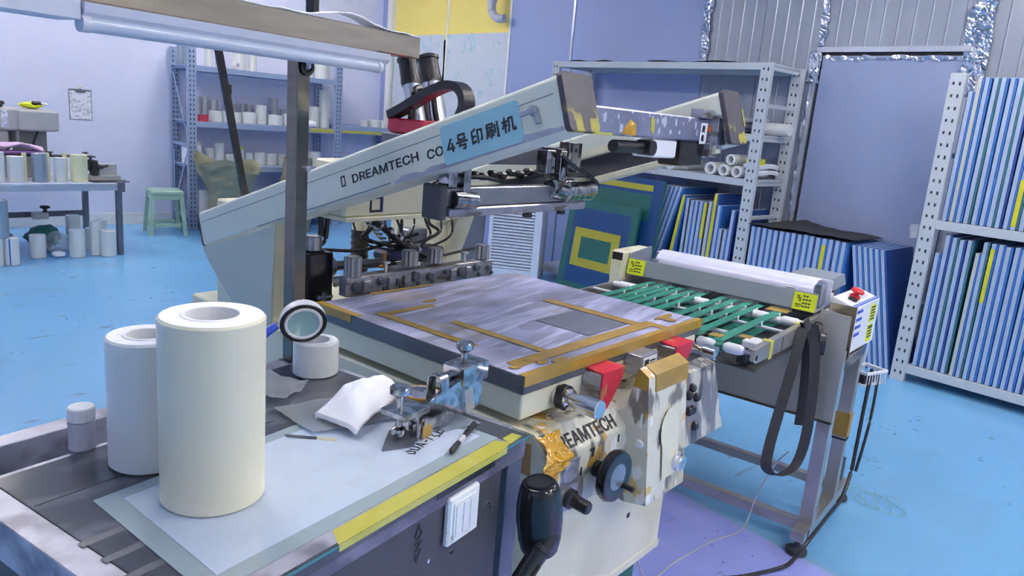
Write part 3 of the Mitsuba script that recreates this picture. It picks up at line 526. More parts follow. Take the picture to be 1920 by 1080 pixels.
for j, (x, r, h, lab) in enumerate(((5.40, .055, .075, 'short white roll on the yellow edged shelf, left one'), (5.55, .075, .10, 'white tub on the yellow edged shelf, middle one'), (5.68, .06, .09, 'short white roll on the yellow edged shelf, right one by the red box'))):
    film_roll('film_roll', lab, x, 8.6, 1.237, r, h, 'film_white', n=20)
for j, (x, r, h) in enumerate(((3.35, .07, .26), (3.55, .09, .22), (4.1, .08, .25), (4.5, .09, .3))):
    film_roll('film_roll', ORD[j] + ' white roll from the left on the lowest shelf of the shelving', x, 8.6, .161, r, h, 'film_white', G + 'lowest shelf', n=18)
# clipboard
t = thing('clipboard', 'clipboard with a printed sheet hanging on the lavender wall', 'clipboard'); yb = Y1 - .002
part(t, 'board', bx(2.092, 2.305, yb - .006, yb, 1.115, 1.425, .002), 'blue_line' if False else 'grey_box_dark'); part(t, 'sheet', bx(2.098, 2.299, yb - .0075, yb - .0062, 1.12, 1.405, 0), 'print', label='printed white sheet')
part(t, 'clip', [bx(2.15, 2.25, yb - .016, yb - .0076, 1.398, 1.422), rod((2.16, yb - .012, 1.398), (2.24, yb - .012, 1.398), .006)], 'steel_dark', label='metal clip')
t = thing('wall_hook', 'small white adhesive hook above the clipboard', 'hook'); part(t, 'hook_plate', bx(2.178, 2.222, yb - .004, yb, 1.428, 1.48), 'white_plastic'); part(t, 'hook', cable([(2.2, yb - .004, 1.45), (2.2, yb - .018, 1.44), (2.2, yb - .02, 1.43), (2.2, yb - .014, 1.424)], .003), 'steel')
# stool
t = thing('plastic_stool', 'pale green square plastic stool in front of the shelving', 'stool'); sx, sy, f = 2.80, 8.46, Frame(-8, (2.80, 8.30, 0))
part(t, 'seat', [hull([(a * q, b * q, z) for a in (-1, 1) for b in (-1, 1) for q, z in ((.150, .47), (.160, .462), (.163, .44))] ), bx(-.155, .155, -.155, .155, .425, .44)], 'stool', fr=f)
for a in (-1, 1):
    for b in (-1, 1):
        part(t, 'leg', hull([(a * (x + u), b * (x + v), z) for x, z in ((.118, .43), (.152, 0)) for u in (0, .038) for v in (0, .038) if u or v or True]), 'stool', fr=f)
for (a, b) in ((0, 1), (0, -1), (1, 0), (-1, 0)):
    L, d = .13, .145
    part(t, 'stretcher', bx(-L if a == 0 else a * d - .012, L if a == 0 else a * d + .012, -L if b == 0 else b * d - .012, L if b == 0 else b * d + .012, .085, .125), 'stool', fr=f)
    part(t, 'apron', bx(-.12 if a == 0 else a * .14 - .01, .12 if a == 0 else a * .14 + .01, -.12 if b == 0 else b * .14 - .01, .12 if b == 0 else b * .14 + .01, .375, .43), 'stool', fr=f)
# olive sack
def sackf(u, v):
    a = u * 2 * math.pi; prof = np.interp(v, [0, .12, .35, .52, .75, .95, 1], [.22, .25, .20, .19, .27, .335, .34]); k = np.stack([np.cos(a) * 2.2, np.sin(a) * 2.2, v * 6], -1)
    k2 = np.stack([np.cos(a) * 1.5, np.sin(a) * 1.5, v * 13 + np.sin(a) * .7], -1); r = prof * (1 + .30 * (meshkit.fbm(k, 3, 5) - .5) + .16 * (meshkit.fbm(k2, 2, 6) - .5)); top = .80 + .04 * np.cos(a - 2.6) + .05 * np.sin(a * 3 + 1) * v
    return np.stack([3.36 + .95 * r * np.cos(a) - .05 * v, 7.95 + r * np.sin(a), .002 + v * top], -1)
t = thing('sack', 'open olive woven sack bulging behind the tilted arm, in front of the shelving', 'sack'); part(t, 'sack_body', grid(sackf, 64, 40, .006), 'sack', smooth=True)
part(t, 'contents', crumple((3.33, 7.95, .50), .15, 8, .85), 'tissue', label='pale crumpled waste in the sack', smooth=25)
solo('sack', 'smaller beige sack behind the lamp post, in front of the shelving', 'sack', grid(lambda u, v: np.stack([4.22 + (.15 + .05 * np.sin(v * 3)) * np.cos(u * 6.2832) * (1 + .1 * np.sin(u * 25 + v * 8)), 8.10 + (.14 + .05 * np.sin(v * 3)) * np.sin(u * 6.2832), .002 + v * .85], -1), 40, 20, .005), 'sack', smooth=True)
# work table at the left
TF = Frame(6, (2.10, 7.26, 0)); cur[0] = TF     # x runs left along -x
t = thing('work_table', 'long table wrapped in white plastic with grey steel legs, standing before the lavender wall', 'table')
part(t, 'table_top', bx(-2.2, 0, 0, .85, .590, .655, .008), 'table_wrap')
def wrinkle(u, v): return np.stack([-2.2 + 2.2 * u, 0 * u - .004 - .007 * meshkit.fbm(np.stack([u * 30 + v * 6, v * 3, 0 * u], -1), 3, 3), .588 + .068 * v], -1)
part(t, 'plastic_wrap', grid(wrinkle, 90, 8, .0015), 'clear_film', label='wrinkled plastic film over the edge', smooth=True)
for x in (-.05, -1.34, -2.15):
    for y in (.02, .79): part(t, 'leg', bx(x, x + .045, y, y + .045, 0, .590), 'steel_dark')
part(t, 'corner_cap', bx(-.055, .008, -.016, .05, .575, .662), 'steel_dark', label='dark corner bracket'); part(t, 'lower_shelf', bx(-2.1, -.78, .35, .80, .16, .18), 'steel_dark')
part(t, 'rear_rail', [bx(-2.1, -.05, .80, .825, .50, .55), bx(-2.1, -.05, .80, .825, .25, .30)], 'steel_dark')
gt = 'film rolls in a row on the work table'
for x, y, r, h, m, lab in ((-1.03, .10, .042, .28, 'film_cream', 'cream film roll at the left end of the row on the work table'), (-.925, .10, .046, .245, 'film_white', 'tall white roll, second in the row on the work table'), (-.80, .11, .060, .212, 'film_white', 'widest white roll in the row on the work table, left of the grey roll'), (-.625, .11, .058, .238, 'film_steel', 'shiny grey film roll in the row on the work table'),
        (-.72, .16, .018, .235, 'film_cream', 'narrow cream roll left of the grey roll on the work table'), (-.545, .17, .018, .235, 'film_cream', 'narrow cream roll right of the grey roll on the work table'), (-.47, .11, .046, .205, 'film_white', 'white roll between the grey and the yellowish roll on the work table'), (-.40, .20, .018, .235, 'film_cream', 'narrow cream roll behind the yellowish roll on the work table'), (-.32, .11, .066, .235, 'film_cream', 'yellowish film roll at the right end of the row on the work table')):
    film_roll('film_roll', lab, x, y, .656, r, h, m)
t = thing('cutting_machine', 'grey bench machine with an overhanging head on the work table', 'machine')
part(t, 'body', [bx(-1.5, -.52, .45, .80, .656, .83, .01), bx(-1.5, -.72, .50, .80, .83, 1.05, .01)], 'grey_box'); part(t, 'head', bx(-1.5, -.36, .46, .80, 1.05, 1.235, .015), 'grey_box', label='square grey head'); part(t, 'head_front', bx(-.66, -.36, .40, .46, 1.06, 1.225, .01), 'grey_box')
part(t, 'side_plate', [bx(-.68, -.66, .44, .78, .90, 1.05), bx(-.62, -.40, .6, .78, .86, 1.05)], 'grey_box_dark'); part(t, 'gauge_scale', bx(-.78, -.73, .4575, .4595, 1.08, 1.22, 0), 'print', label='printed scale strip')
part(t, 'lever', [rod((-.86, .47, .86), (-.66, .44, .87), .008), rod((-.8, .46, .86), (-.72, .44, .92), .006)], 'ink', label='black lever'); part(t, 'cable', cable([(-.50, .50, 1.05), (-.55, .46, .95), (-.56, .46, .8), (-.55, .46, .70)], .009), 'ink', label='dark hose')
part(t, 'knob', lathe([(0, 0), (.012, 0), (.012, .02), (.03, .025), (.025, .05), (0, .055)], 16, (-.74, .6, 1.236)), 'black', label='black top knob')
solo('yellow_cloth', 'yellow and white rag with black tools on top of the grey bench machine', 'rag', crumple((-.52, .58, 1.236), .09, 12, .3), 'sticker', smooth=25)
t = thing('black_tool', 'black handled tool lying on the rag on the grey bench machine', 'tool'); part(t, 'handle', rod((-.53, .50, 1.285), (-.46, .53, 1.285), .02, c=.006), 'black'); part(t, 'tip', rod((-.46, .53, 1.285), (-.40, .55, 1.28), .01), 'white_plastic')
solo('pink_cloth', 'folded pink and purple cloth behind the row of rolls on the work table', 'cloth', grid(lambda u, v: np.stack([-1.0 + .46 * u, .24 + .12 * v, .918 + .035 * np.sin(u * 3.1) + .015 * np.sin(u * 11 + v * 7)], -1), 24, 10, .012), 'cloth_pink', smooth=True)
solo('purple_cloth', 'purple cloth under the pink one behind the rolls on the work table', 'cloth', bx(-.93, -.56, .23, .35, .868, .898, .012), 'cloth_purple')
t = thing('winding_stand', 'low black rail with two knobs behind the rolls on the work table', 'machine')
part(t, 'rail', bx(-.95, -.14, .22, .36, .856, .866), 'black'); 
for x in (-.92, -.17): part(t, 'post', bx(x, x + .02, .28, .30, .656, .856), 'steel_dark')
for x in (-.48, -.20): part(t, 'knob', lathe([(0, 0), (.008, 0), (.008, .015), (.028, .02), (.02, .03), (0, .032)], 16, (x, .29, .866)), 'black', label='black star knob')
part(t, 'mechanism', [bx(-.2, -.13, .2, .3, .74, .83), rod((-.2, .18, .80), (-.1, .18, .77), .014), rod((-.18, .17, .76), (-.06, .17, .79), .010), bx(-.19, -.15, .16, .2, .70, .83)], 'ink', label='black linkage')
part(t, 'unit', [bx(-.12, .03, .20, .30, .70, .80), bx(-.20, .05, .17, .32, .658, .70)], 'grey_box', label='pale grey unit'); part(t, 'foot_mat', bx(-.24, .07, .03, .15, .656, .664), 'black', label='black mat')
cur[0] = W
for x, y, r, h, lab, stp in ((1.434, 7.36, .062, .199, 'white roll on the floor under the work table, third from the left', None), (1.722, 7.30, .062, .245, 'wide white roll on the floor under the work table, behind plastic scraps', None), (1.879, 7.34, .047, .303, 'slim tall white roll on the floor under the work table', None), (1.962, 7.27, .062, .232, 'bluish white roll on the floor next to the table leg', None),
        (1.09, 7.12, .055, .226, 'white roll on the floor at the far left, the inner of two', None), (1.205, 7.13, .052, .224, 'white roll with a blue stripe on the floor at the far left', -2.0)):
    film_roll('film_roll', lab, x, y, .001, r, h, 'film_white', stripe=stp)
film_roll('film_roll', 'glossy bluish roll stacked on the two floor rolls at the far left', 1.12, 7.15, .229, .080, .30, 'film_steel')
for x, y, h, lab in ((1.80, 7.75, .30, 'cream roll on the floor behind the slim roll under the work table'), (2.02, 7.72, .26, 'pale roll with a blue stripe behind the table leg'), (1.92, 7.6, .2, 'short pale roll at the back under the work table')):
    film_roll('film_roll', lab, x, y, .001, .06, h, 'film_white', stripe=-2.1 if 'stripe' in lab else None)
solo('green_bag', 'dark green bag on the floor under the work table', 'bag', crumple((1.55, 7.72, .002), .13, 21, .8), 'green_paint', smooth=30)
solo('plastic_scrap', 'crumpled clear plastic scrap on the floor under the work table', 'plastic', crumple((1.62, 7.52, .002), .10, 31, .9), 'clear_film', smooth=15)
solo('paper_scrap', 'torn white paper on the floor between the rolls under the work table', 'paper', crumple((1.58, 7.33, .002), .05, 33, .5), 'tissue', smooth=20)
t = thing('black_valve', 'black handled valve on the lower shelf under the work table', 'valve'); part(t, 'body', bx(1.50, 1.62, 7.80, 7.9, .26, .32), 'grey_box'); part(t, 'handle', lathe([(0, 0), (.02, 0), (.015, .03), (.045, .04), (.035, .06), (0, .065)], 16, (1.60, 7.84, .32)), 'black', label='black handle')
# louvred air unit and board by the window wall
AF = Frame(-53.2, (4.72, 5.27, 0)); cur[0] = AF     # local x runs along its louvred front
t = thing('air_unit', 'white floor standing air unit with a louvred front, behind the print table', 'air conditioner')
part(t, 'body', bx(0, .50, .03, .31, 0.02, .78, .006), 'ac_side'); part(t, 'front_frame', [bx(0, .035, 0, .03, .02, .78), bx(.43, .50, 0, .03, .02, .78), bx(.035, .43, 0, .03, .73, .78), bx(.035, .43, 0, .03, .02, .10)], 'ac_white')
part(t, 'dark_inside', bx(.035, .43, .022, .0295, .10, .73, 0), 'gap')
z = .105
while z < .725:
    part(t, 'louvre', hull([(x, y, z + q) for x in (.036, .429) for y, q in ((.002, 0), (.002, .014), (.02, .012), (.02, .022))]), 'ac_white'); z += .0296
part(t, 'sticker', bx(.502, .5035, .12, .16, .13, .22, 0), 'sticker', label='yellow sticker on the side'); part(t, 'foot', [bx(.02, .48, .02, .06, 0, .02), bx(.02, .48, .27, .31, 0, .02)], 'gap')
solo('dark_board', 'dark grey board leaning at the left of the white air unit', 'board', hull([(-.32, .1, 0), (-.08, .1, 0), (-.32, .125, 0), (-.08, .125, 0), (-.30, .22, .85), (-.08, .22, .95), (-.30, .245, .85), (-.08, .245, .95)]), 'steel_dark')
cur[0] = W
# ---------------------------------------------------------------- inspection bench in the foreground
cur[0] = BF; ZB = .87; BX0 = -1.02
t = thing('inspection_bench', 'steel framed glass topped inspection bench in the foreground with yellow tape along its front edge', 'bench')
XL = -.80
part(t, 'glass_top', bx(XL + .045, .004, -.004, .54, .8652, .8695, .0006), 'bench_panel', label='dark backed glass top'); part(t, 'top_board', bx(XL + .045, .0, .0, .54, .845, .865, 0), 'bench_front')
part(t, 'front_rail', bx(XL, 0, 0, .05, .822, .864), 'rail_violet', label='violet grey front rail'); part(t, 'rear_rail', bx(XL, .03, .655, .70, .80, .87), 'rail', label='scuffed steel rear rail')
part(t, 'inner_rail', bx(XL + .04, .0, .54, .556, .838, .8665), 'rail'); part(t, 'left_rail', bx(XL, XL + .045, .05, .655, .80, .868), 'rail', label='scuffed steel left rail'); part(t, 'right_rail', bx(-.02, .03, .05, .655, .80, .8645), 'rail')
part(t, 'front_panel', bx(XL + .03, -.075, .006, .02, .45, .822), 'bench_front', label='dark grey front panel'); part(t, 'lower_panel', bx(XL + .03, -.10, .03, .045, .0, .46), 'bench_front')
for x in (XL, -.055):
    for y in (.004, .64): part(t, 'leg', bx(x, x + .055, y, y + .055, 0, .82), 'steel_dark')
part(t, 'side_panel', bx(XL + .002, XL + .012, .06, .64, .30, .80), 'screen_dark' if False else 'bench_front'); part(t, 'glass_edge', [bx(XL + .045, .004, -.0052, -.0041, .8652, .8692, 0), bx(.0041, .0052, -.004, .54, .8652, .8692, 0)], 'glass_edge', label='green edge of the glass')
for z, n in ((.83, 0),): part(t, 'panel_seam', [bx(XL + .05, -.3, .412, .4145, .8696, .8699, 0)], 'gap')
for x, l, m in ((-.74, .07, 0), (-.70, .05, 1), (-.66, .06, 2)): pass
part(t, 'scuff_strip', [bx(-.762, -.69, .14 + .058 * k, .155 + .058 * k, .8696, .8698, 0) for k in range(3)], 'scuff', label='scuffed streaks in the dark panel')
# frosted sheet with a paler inner field
part(t, 'frosted_sheet', prism([(-.722, .034), (-.055, .034), (-.055, .366), (-.688, .366)], .0015, 'xy', .8697), 'frosted_edge', label='pale frosted sheet on the glass', smooth=False); part(t, 'frosted_field', prism([(-.688, .064), (-.075, .064), (-.075, .338), (-.655, .338)], .0007, 'xy', .8713), 'frosted', label='milky inner field', smooth=False)
part(t, 'edge_tape', [prism([(-.531, -.004), (-.081, -.004), (-.055, .004), (-.07, .032), (-.51, .030)], .0008, 'xy', .8699), bx(-.531, -.081, -.0062, -.0053, .8590, .8705, 0)], 'tape_olive', label='yellow tape on the front edge')
part(t, 'edge_tape', prism([(-.06, .0), (-.012, .004), (-.014, .026), (-.05, .026)], .0007, 'xy', .8699), 'tape_olive', label='torn piece of yellow tape by the corner')
part(t, 'black_tape', bx(-.292, -.113, -.0012, -.0002, .842, .8635, 0), 'black', label='black tape strip on the front rail')
part(t, 'grey_tape', bx(-.79, -.055, .002, .0335, .8696, .8698, 0), 'rail', label='worn grey film along the front edge')
sw = part(t, 'socket', [bx(-.262, -.168, -.008, .006, .736, .832, .004)], 'switch', label='white wall switch plate')
k = sw + '__switch_rocker'; scene[k] = shape([bx(-.250, -.180, -.0105, -.0079, .748, .820, .001)], 'switch'); used.add(k)
k = sw + '__switch_frame'; scene[k] = shape([bx(-.245 + i * .022, -.245 + i * .022 + .018, -.0122, -.0106, .754, .814, .0008) for i in range(3)], 'white_plastic'); used.add(k)
def ink(lines, w, h, t_, o, x, y, dep=.0006): return place(strokes(lines, w, h, t_, dep), basis(o, x, y))
part(t, 'ink_mark', ink([[(.5, 1), (.2, .72), (.5, .62), (.8, .75), (.5, 1)], [(.5, .62), (.5, .5)], [(.2, .5), (.8, .5), (.3, .3), (.8, .25), (.45, 0), (.25, .2)]], .028, .066, .004, (-.345, .0055, .742), (1, 0, 0), (0, 0, 1)), 'ink', label='black hand drawn mark on the front panel')
parts(t, 'screw', [rod((x, .006, z), (x, .0035, z), .004, 10) for x, z in ((-.118, .762), (-.112, .752), (-.30, .725), (-.23, .71))], 'chrome')
part(t, 'handwriting', ink([[(0, .6), (.04, .2), (.1, .3), (.08, .7), (.03, .8)], [(.14, .8), (.16, .3), (.24, .3), (.25, .9)], [(.30, .2), (.34, .9), (.40, .3), (.32, .5)], [(.46, .5), (.54, .55)], [(.58, .2), (.62, .9)], [(.68, .8), (.76, .85), (.70, .4), (.80, .2), (.70, .1)], [(.86, .9), (.84, .2), (.96, .3), (.97, .7), (.86, .6)]], .135, .030, .0025, (-.232, .100, .8722), (1, .18, 0), (-.18, 1, 0)), 'ink', label='black handwritten digits on the sheet')
part(t, 'dark_film', prism([(-.12, .13), (-.02, .10), (-.01, .20), (-.10, .23)], .0005, 'xy', .8722), 'bench_panel' if False else 'film_steel', label='grey film patch')
# overhead lamp on its post
t = thing('overhead_lamp', 'steel beam with an unlit tube batten on a square post at the bench', 'lamp')
part(t, 'post', bx(-.041, -.003, .656, .692, .8715, 1.6335, .002), 'steel', label='square steel post'); part(t, 'post_foot', [bx(-.048, .015, .656, .699, .8705, .8712)], 'steel_dark')
part(t, 'beam', bx(-2.1, .372, .648, .700, 1.634, 1.689, .003), 'steel_warm', label='square steel beam'); part(t, 'dust_strip', grid(lambda u, v: np.stack([-2.1 + 2.46 * u, .650 + .048 * v, 1.6895 + .006 * meshkit.fbm(np.stack([u * 60, v * 2, 0 * u], -1), 2, 3) + .022 * np.exp(-((u - .90) / .035) ** 2)], -1), 120, 5, .003), 'tissue', label='white padding on top of the beam', smooth=True)
part(t, 'reflector', prism([(.606, 1.630), (.640, 1.633), (.6555, 1.633), (.6555, 1.612), (.630, 1.606), (.616, 1.606), (.608, 1.614)], .75, 'yz', -.54), 'lamp_white', label='white tube batten')
part(t, 'tube', rod((-.525, .622, 1.596), (.175, .622, 1.596), .0135, 16), 'lamp_tube', label='unlit tube'); parts(t, 'tube_cap', [rod((-.542, .622, 1.596), (-.526, .622, 1.596), .0147, 16), rod((.176, .622, 1.596), (.190, .622, 1.596), .0147, 16)], 'lamp_white')
part(t, 'lower_channel', bx(-2.1, -.543, .612, .690, 1.600, 1.6335), 'lamp_white'); part(t, 'cable_grommet', [lathe([(.012, 0), (.019, .002), (.019, .006), (.012, .006)], 18, (-.0165, .6555, 1.575), (0, -1, 0)), lathe([(0, 0), (.012, 0), (0, .001)], 18, (-.0165, .6558, 1.575), (0, -1, 0))], 'black', label='black cable grommet')
part(t, 'cable', cable([(-.0165, .654, 1.575), (-.018, .645, 1.578), (-.028, .643, 1.595), (-.032, .645, 1.604)], .006), 'grey_plastic', label='grey cable into the post'); part(t, 'bolt', [rod((-.010, .6555, 1.345), (-.010, .647, 1.345), .007, 10), rod((-.010, .6555, 1.345), (-.005, .643, 1.349), .005, 8)], 'chrome')
t = thing('hanging_chain', 'black hook and chain hanging from above behind the lamp beam', 'chain'); part(t, 'hook', [bx(.22, .25, .90, .93, 1.73, 1.80, .006), cable([(.235, .915, 1.80), (.265, .915, 1.83), (.26, .915, 1.86), (.23, .915, 1.85)], .006)], 'black')
for i in range(34):
    a = np.linspace(0, 2 * math.pi, 13); z = 1.865 + i * .042; s = i % 2
    part(t, 'link', cable([(.235 + (.010 * math.cos(q) if s else 0), .915 + (0 if s else .010 * math.cos(q)), z + .024 * math.sin(q)) for q in a], .0035, 6, 2), 'black')
# things on the bench
Z = .8722
film_roll('film_roll', 'tall milky protective film roll standing on the frosted sheet, the largest thing on the bench', -.558, .250, Z, .0785, .300, 'film_milk', n=64)
film_roll('film_roll', 'second white film roll standing on the dark glass behind the largest roll', -.553, .432, .8697, .064, .228, 'film_white', n=56)
film_roll('film_roll', 'short wide white film roll holding the magnifier, under the lamp post', -.045, .570, .8697, .053, .082, 'film_white', core=.66, n=48)
t = thing('white_bottle', 'small white screw capped bottle on the rear edge of the bench', 'bottle')
part(t, 'bottle_body', lathe([(0, 0), (.0205, 0), (.022, .002), (.0225, .006), (.0215, .009), (.0215, .045), (.0225, .047), (.0225, .051), (.019, .053), (0, .053)], 28, (-.602, .556, .8697)), 'grey_plastic'); part(t, 'cap', lathe([(0, 0), (.0215, 0), (.0222, .002), (.0222, .022), (.020, .0245), (0, .0245)], 28, (-.602, .556, .9235)), 'white_plastic', label='ribbed white cap')
# magnifier: lens ring facing the camera, handle down in the roll core
t = thing('magnifier', 'round hand magnifier with a black rim standing in the short film roll', 'magnifier')
mc = np.array([-.095, .560, 1.004]); nz = np.array([-.648, -.713, .277]); dn = np.array([.045, .015, -.104]); dn /= np.linalg.norm(dn); nz -= dn * (nz @ dn); nz /= np.linalg.norm(nz)
M = basis(mc, np.cross(dn, nz), dn); M[:3, 2] = nz; M[:3, 0] = np.cross(M[:3, 1], nz)
part(t, 'housing', place(lathe([(.040, -.026), (.050, -.022), (.053, -.012), (.053, 0), (.050, .003), (.042, .003), (.041, -.026)], 40), M), 'white_plastic'); part(t, 'rim', place(lathe([(.0435, .0032), (.0455, .0055), (.051, .0055), (.053, .0032)], 40), M), 'black', label='black rubber rim')
part(t, 'inner_rim', place(lathe([(.036, .0032), (.0372, .0062), (.042, .0062), (.0434, .0032)], 40), M), 'white_plastic', label='white inner ring'); part(t, 'lens', place(lathe([(0, -.004), (.020, -.001), (.037, .002), (.037, -.006), (0, -.012)], 40), M), 'lens', label='greenish glass lens')
part(t, 'handle', place(hull([(x * w, y, z) for y, w in ((.052, .011), (.085, .014), (.135, .014)) for x in (-1, 1) for z in (-.016, -.001)]), M), 'white_plastic'); part(t, 'switch', place(bx(-.007, .007, .066, .084, -.0012, .0015), M), 'black', label='black switch on the handle')
# small items
t = thing('blue_nozzle', 'blue tipped plastic nozzle between the large roll and the magnifier', 'nozzle'); part(t, 'nozzle_tip', rod((-.195, .60, .975), (-.150, .585, 1.003), .011, 16, .009), 'blue_plastic'); part(t, 'tube', rod((-.25, .615, .940), (-.195, .60, .975), .0075, 14), 'clear_tube'); part(t, 'bottle_body', lathe([(0, 0), (.022, 0), (.022, .05), (.012, .066), (0, .066)], 20, (-.252, .612, .872)), 'clear_tube')
def wavy(o, ux, uy, amp, sd, nu=18, nv=14, th=.0008, fr=3.):
    o, ux, uy = map(np.array, (o, ux, uy))
    return grid(lambda u, v: o + u[..., None] * ux + v[..., None] * uy + np.array([0, 0, 1.]) * (amp * meshkit.fbm(np.stack([u * fr, v * fr, 0 * u + sd], -1), 3, sd))[..., None], nu, nv, th)
solo('film_scrap', 'bluish scrap of film hanging over the dark glass beside the large roll', 'film', wavy((-.235, .455, .874), (.11, .05, .0), (-.04, .09, .01), .02, 3), 'clear_film', smooth=True)
solo('plastic_bag', 'clear plastic bag under the tissue on the frosted sheet', 'bag', wavy((-.30, .30, .8735), (.26, -.10, 0), (.03, .15, 0), .012, 8, 26, 18), 'clear_film', smooth=True)
def tis(u, v):
    x = -.258 + .215 * u + .035 * v; y = .228 + .12 * v + .055 * u; h = np.sin(math.pi * np.clip(u, .02, .98)) ** .6 * np.sin(math.pi * np.clip(v, .02, .98)) ** .5
    return np.stack([x - .03 * v * (1 - u), y, .889 + .052 * h * (.55 + .9 * meshkit.fbm(np.stack([u * 3.2, v * 2.4, 0 * u + 4], -1), 3, 4))], -1)
solo('tissue', 'folded white wiping tissue heaped on the bench beside the jig', 'tissue', grid(tis, 40, 30, .010), 'tissue', smooth=True)
t = thing('scraper', 'thin dark scraper blade with a pale handle, left of the tissue', 'scraper'); part(t, 'blade', hull([(-.338, .332, z) for z in (.8725, .874)] + [(-.333, .342, z) for z in (.8725, .874)] + [(-.300, .290, z) for z in (.8725, .874)] + [(-.308, .284, z) for z in (.8725, .874)]), 'bench_panel'); part(t, 'handle', hull([(-.306, .283, .8725), (-.298, .292, .8725), (-.28, .255, .8725), (-.288, .250, .8725), (-.304, .286, .877), (-.286, .255, .877)]), 'cream')
t = thing('marker_pen', 'black marker pen lying near the front corner of the bench', 'pen'); A, Bp = np.array([-.186, .054, .8785]), np.array([-.044, .100, .8785]); d = (Bp - A) / np.linalg.norm(Bp - A); L = np.linalg.norm(Bp - A)
part(t, 'barrel', lathe([(0, .032), (.0055, .032), (.0055, .095), (0, .095)], 18, A, d), 'black_gloss'); part(t, 'cap', lathe([(0, .0955), (.0062, .0955), (.0062, L - .004), (.0045, L), (0, L)], 18, A, d), 'black'); part(t, 'tip_cap', lathe([(0, 0), (.004, .001), (.006, .006), (.006, .0315), (0, .0315)], 18, A, d), 'black'); part(t, 'label_band', lathe([(.0056, .045), (.0058, .0455), (.0058, .075), (.0056, .0755)], 18, A, d), 'grey_plastic', label='silver print band'); part(t, 'clip', bar(A + d * .10 + [0, 0, .0075], A + d * (L - .006) + [0, 0, .0075], .004, .0015), 'black')
# jig: a long wrapped metal bracket with two knob screws
t = thing('clamp_jig', 'long metal clamp bracket wrapped in clear film with two round knobs, standing on the bench', 'clamp')
part(t, 'base_foot', hull([(-.262, .158, Z), (-.205, .128, Z), (-.15, .165, Z), (-.19, .205, Z), (-.262, .158, Z + .006), (-.205, .128, Z + .006), (-.15, .165, Z + .006), (-.19, .205, Z + .006)]), 'steel_dark', label='dark foot plate')
part(t, 'plate', [hull([(x, y, z) for x, a, b in ((-.175, .878, .935), (-.05, .880, .925), (.04, .884, .972)) for y in (.146, .156) for z in (a, b)])], 'wrapped', label='long side plate')
part(t, 'left_block', [bx(-.225, -.15, .135, .20, .925, .938, .002), bx(-.185, -.172, .137, .155, .872, .925)], 'wrapped'); part(t, 'right_block', [bx(-.035, .055, .140, .200, .942, .985, .003)], 'wrapped')
part(t, 'right_arm', bx(-.065, -.03, .170, .198, .950, .963), 'wrapped'); part(t, 'clip', [cable([(-.093, .150, .876), (-.093, .150, .962), (-.093, .157, .978), (-.093, .168, .982), (-.093, .180, .972), (-.093, .183, .93)], .003, 8), hull([(-.105, y, z) for y in (.146, .150) for z in (.876, .972)] + [(-.080, y, z) for y in (.146, .150) for z in (.876, .972)]), hull([(-.105, y, z) for y in (.180, .184) for z in (.92, .972)] + [(-.080, y, z) for y in (.180, .184) for z in (.92, .972)]), place(prism(LineString([(math.cos(a) * .017, math.sin(a) * .012) for a in np.linspace(0, math.pi, 12)]).buffer(.002), .025), basis((-.105, .165, .970), (0, 1, 0), (0, 0, 1)))], 'wrapped', label='spring clip'); part(t, 'bar', bx(-.175, -.02, .157, .170, .886, .905), 'wrapped')
for x, y, z0, z1, r in ((-.205, .168, .885, .985, .021), (.0, .170, .955, 1.030, .019)):
    part(t, 'knob_screw', [lathe([(0, 0), (.013, 0), (.014, .004), (.014, .014), (.007, .018), (.007, z1 - z0 - .024), (.012, z1 - z0 - .020), (r, z1 - z0 - .014), (r, z1 - z0 - .003), (r - .003, z1 - z0), (0, z1 - z0)], 26, (x, y, z0))], 'wrapped', label='knob screw')
part(t, 'amber_tape', hull([(-.172, .134, .874), (-.142, .136, .874), (-.172, .1335, .899), (-.142, .1355, .899), (-.172, .1365, .899), (-.142, .1385, .899)]), 'amber', label='amber tape tab'); part(t, 'hanging_film', wavy((-.02, .138, .880), (.035, .005, .0), (-.02, -.004, .055), .006, 5, 8, 8), 'clear_film', smooth=True)
t = thing('tape_roll', 'brown adhesive tape roll behind the clamp bracket on the bench', 'tape'); part(t, 'tape_body', ring(.0365, .0435, 0, .05, 36).apply_translation([-.075, .222, .8735]), 'tape_brown'); part(t, 'core', ring(.034, .0363, -.0004, .0504, 36).apply_translation([-.075, .222, .8735]), 'print', label='printed card core'); 
cur[0] = W
# ---------------------------------------------------------------- the screen printing machine
cur[0] = MF
SL = .337; cA, sA = math.cos(math.atan(SL)), math.sin(math.atan(SL)); AY, AZ = 1.47, 1.0975
def AM(x, dz=0.): return basis((x, AY, AZ + dz), (0, -cA, sA), (0, sA, cA))     # arm axes: u along the arm, v up across it, w towards -x
P = thing('printing_machine', 'cream flatbed screen printing machine with a tilted print head over a taped print table', 'printing machine')
part(P, 'base_cabinet', bx(.0, .69, -.055, 1.52, .235, .80, .006), 'cream', label='cream base cabinet'); part(P, 'base_ledge', bx(-.001, .692, -.058, 1.522, .235, .262, .002), 'cream'); part(P, 'plinth', bx(.05, .66, .0, 1.45, .075, .234), 'green_paint', label='green plinth')
for x in (.09, .62):
    for y in (.05, 1.38): part(P, 'foot', lathe([(0, 0), (.045, 0), (.045, .018), (.014, .03), (.014, .075), (0, .075)], 20, (x, y, 0)), 'rubber')
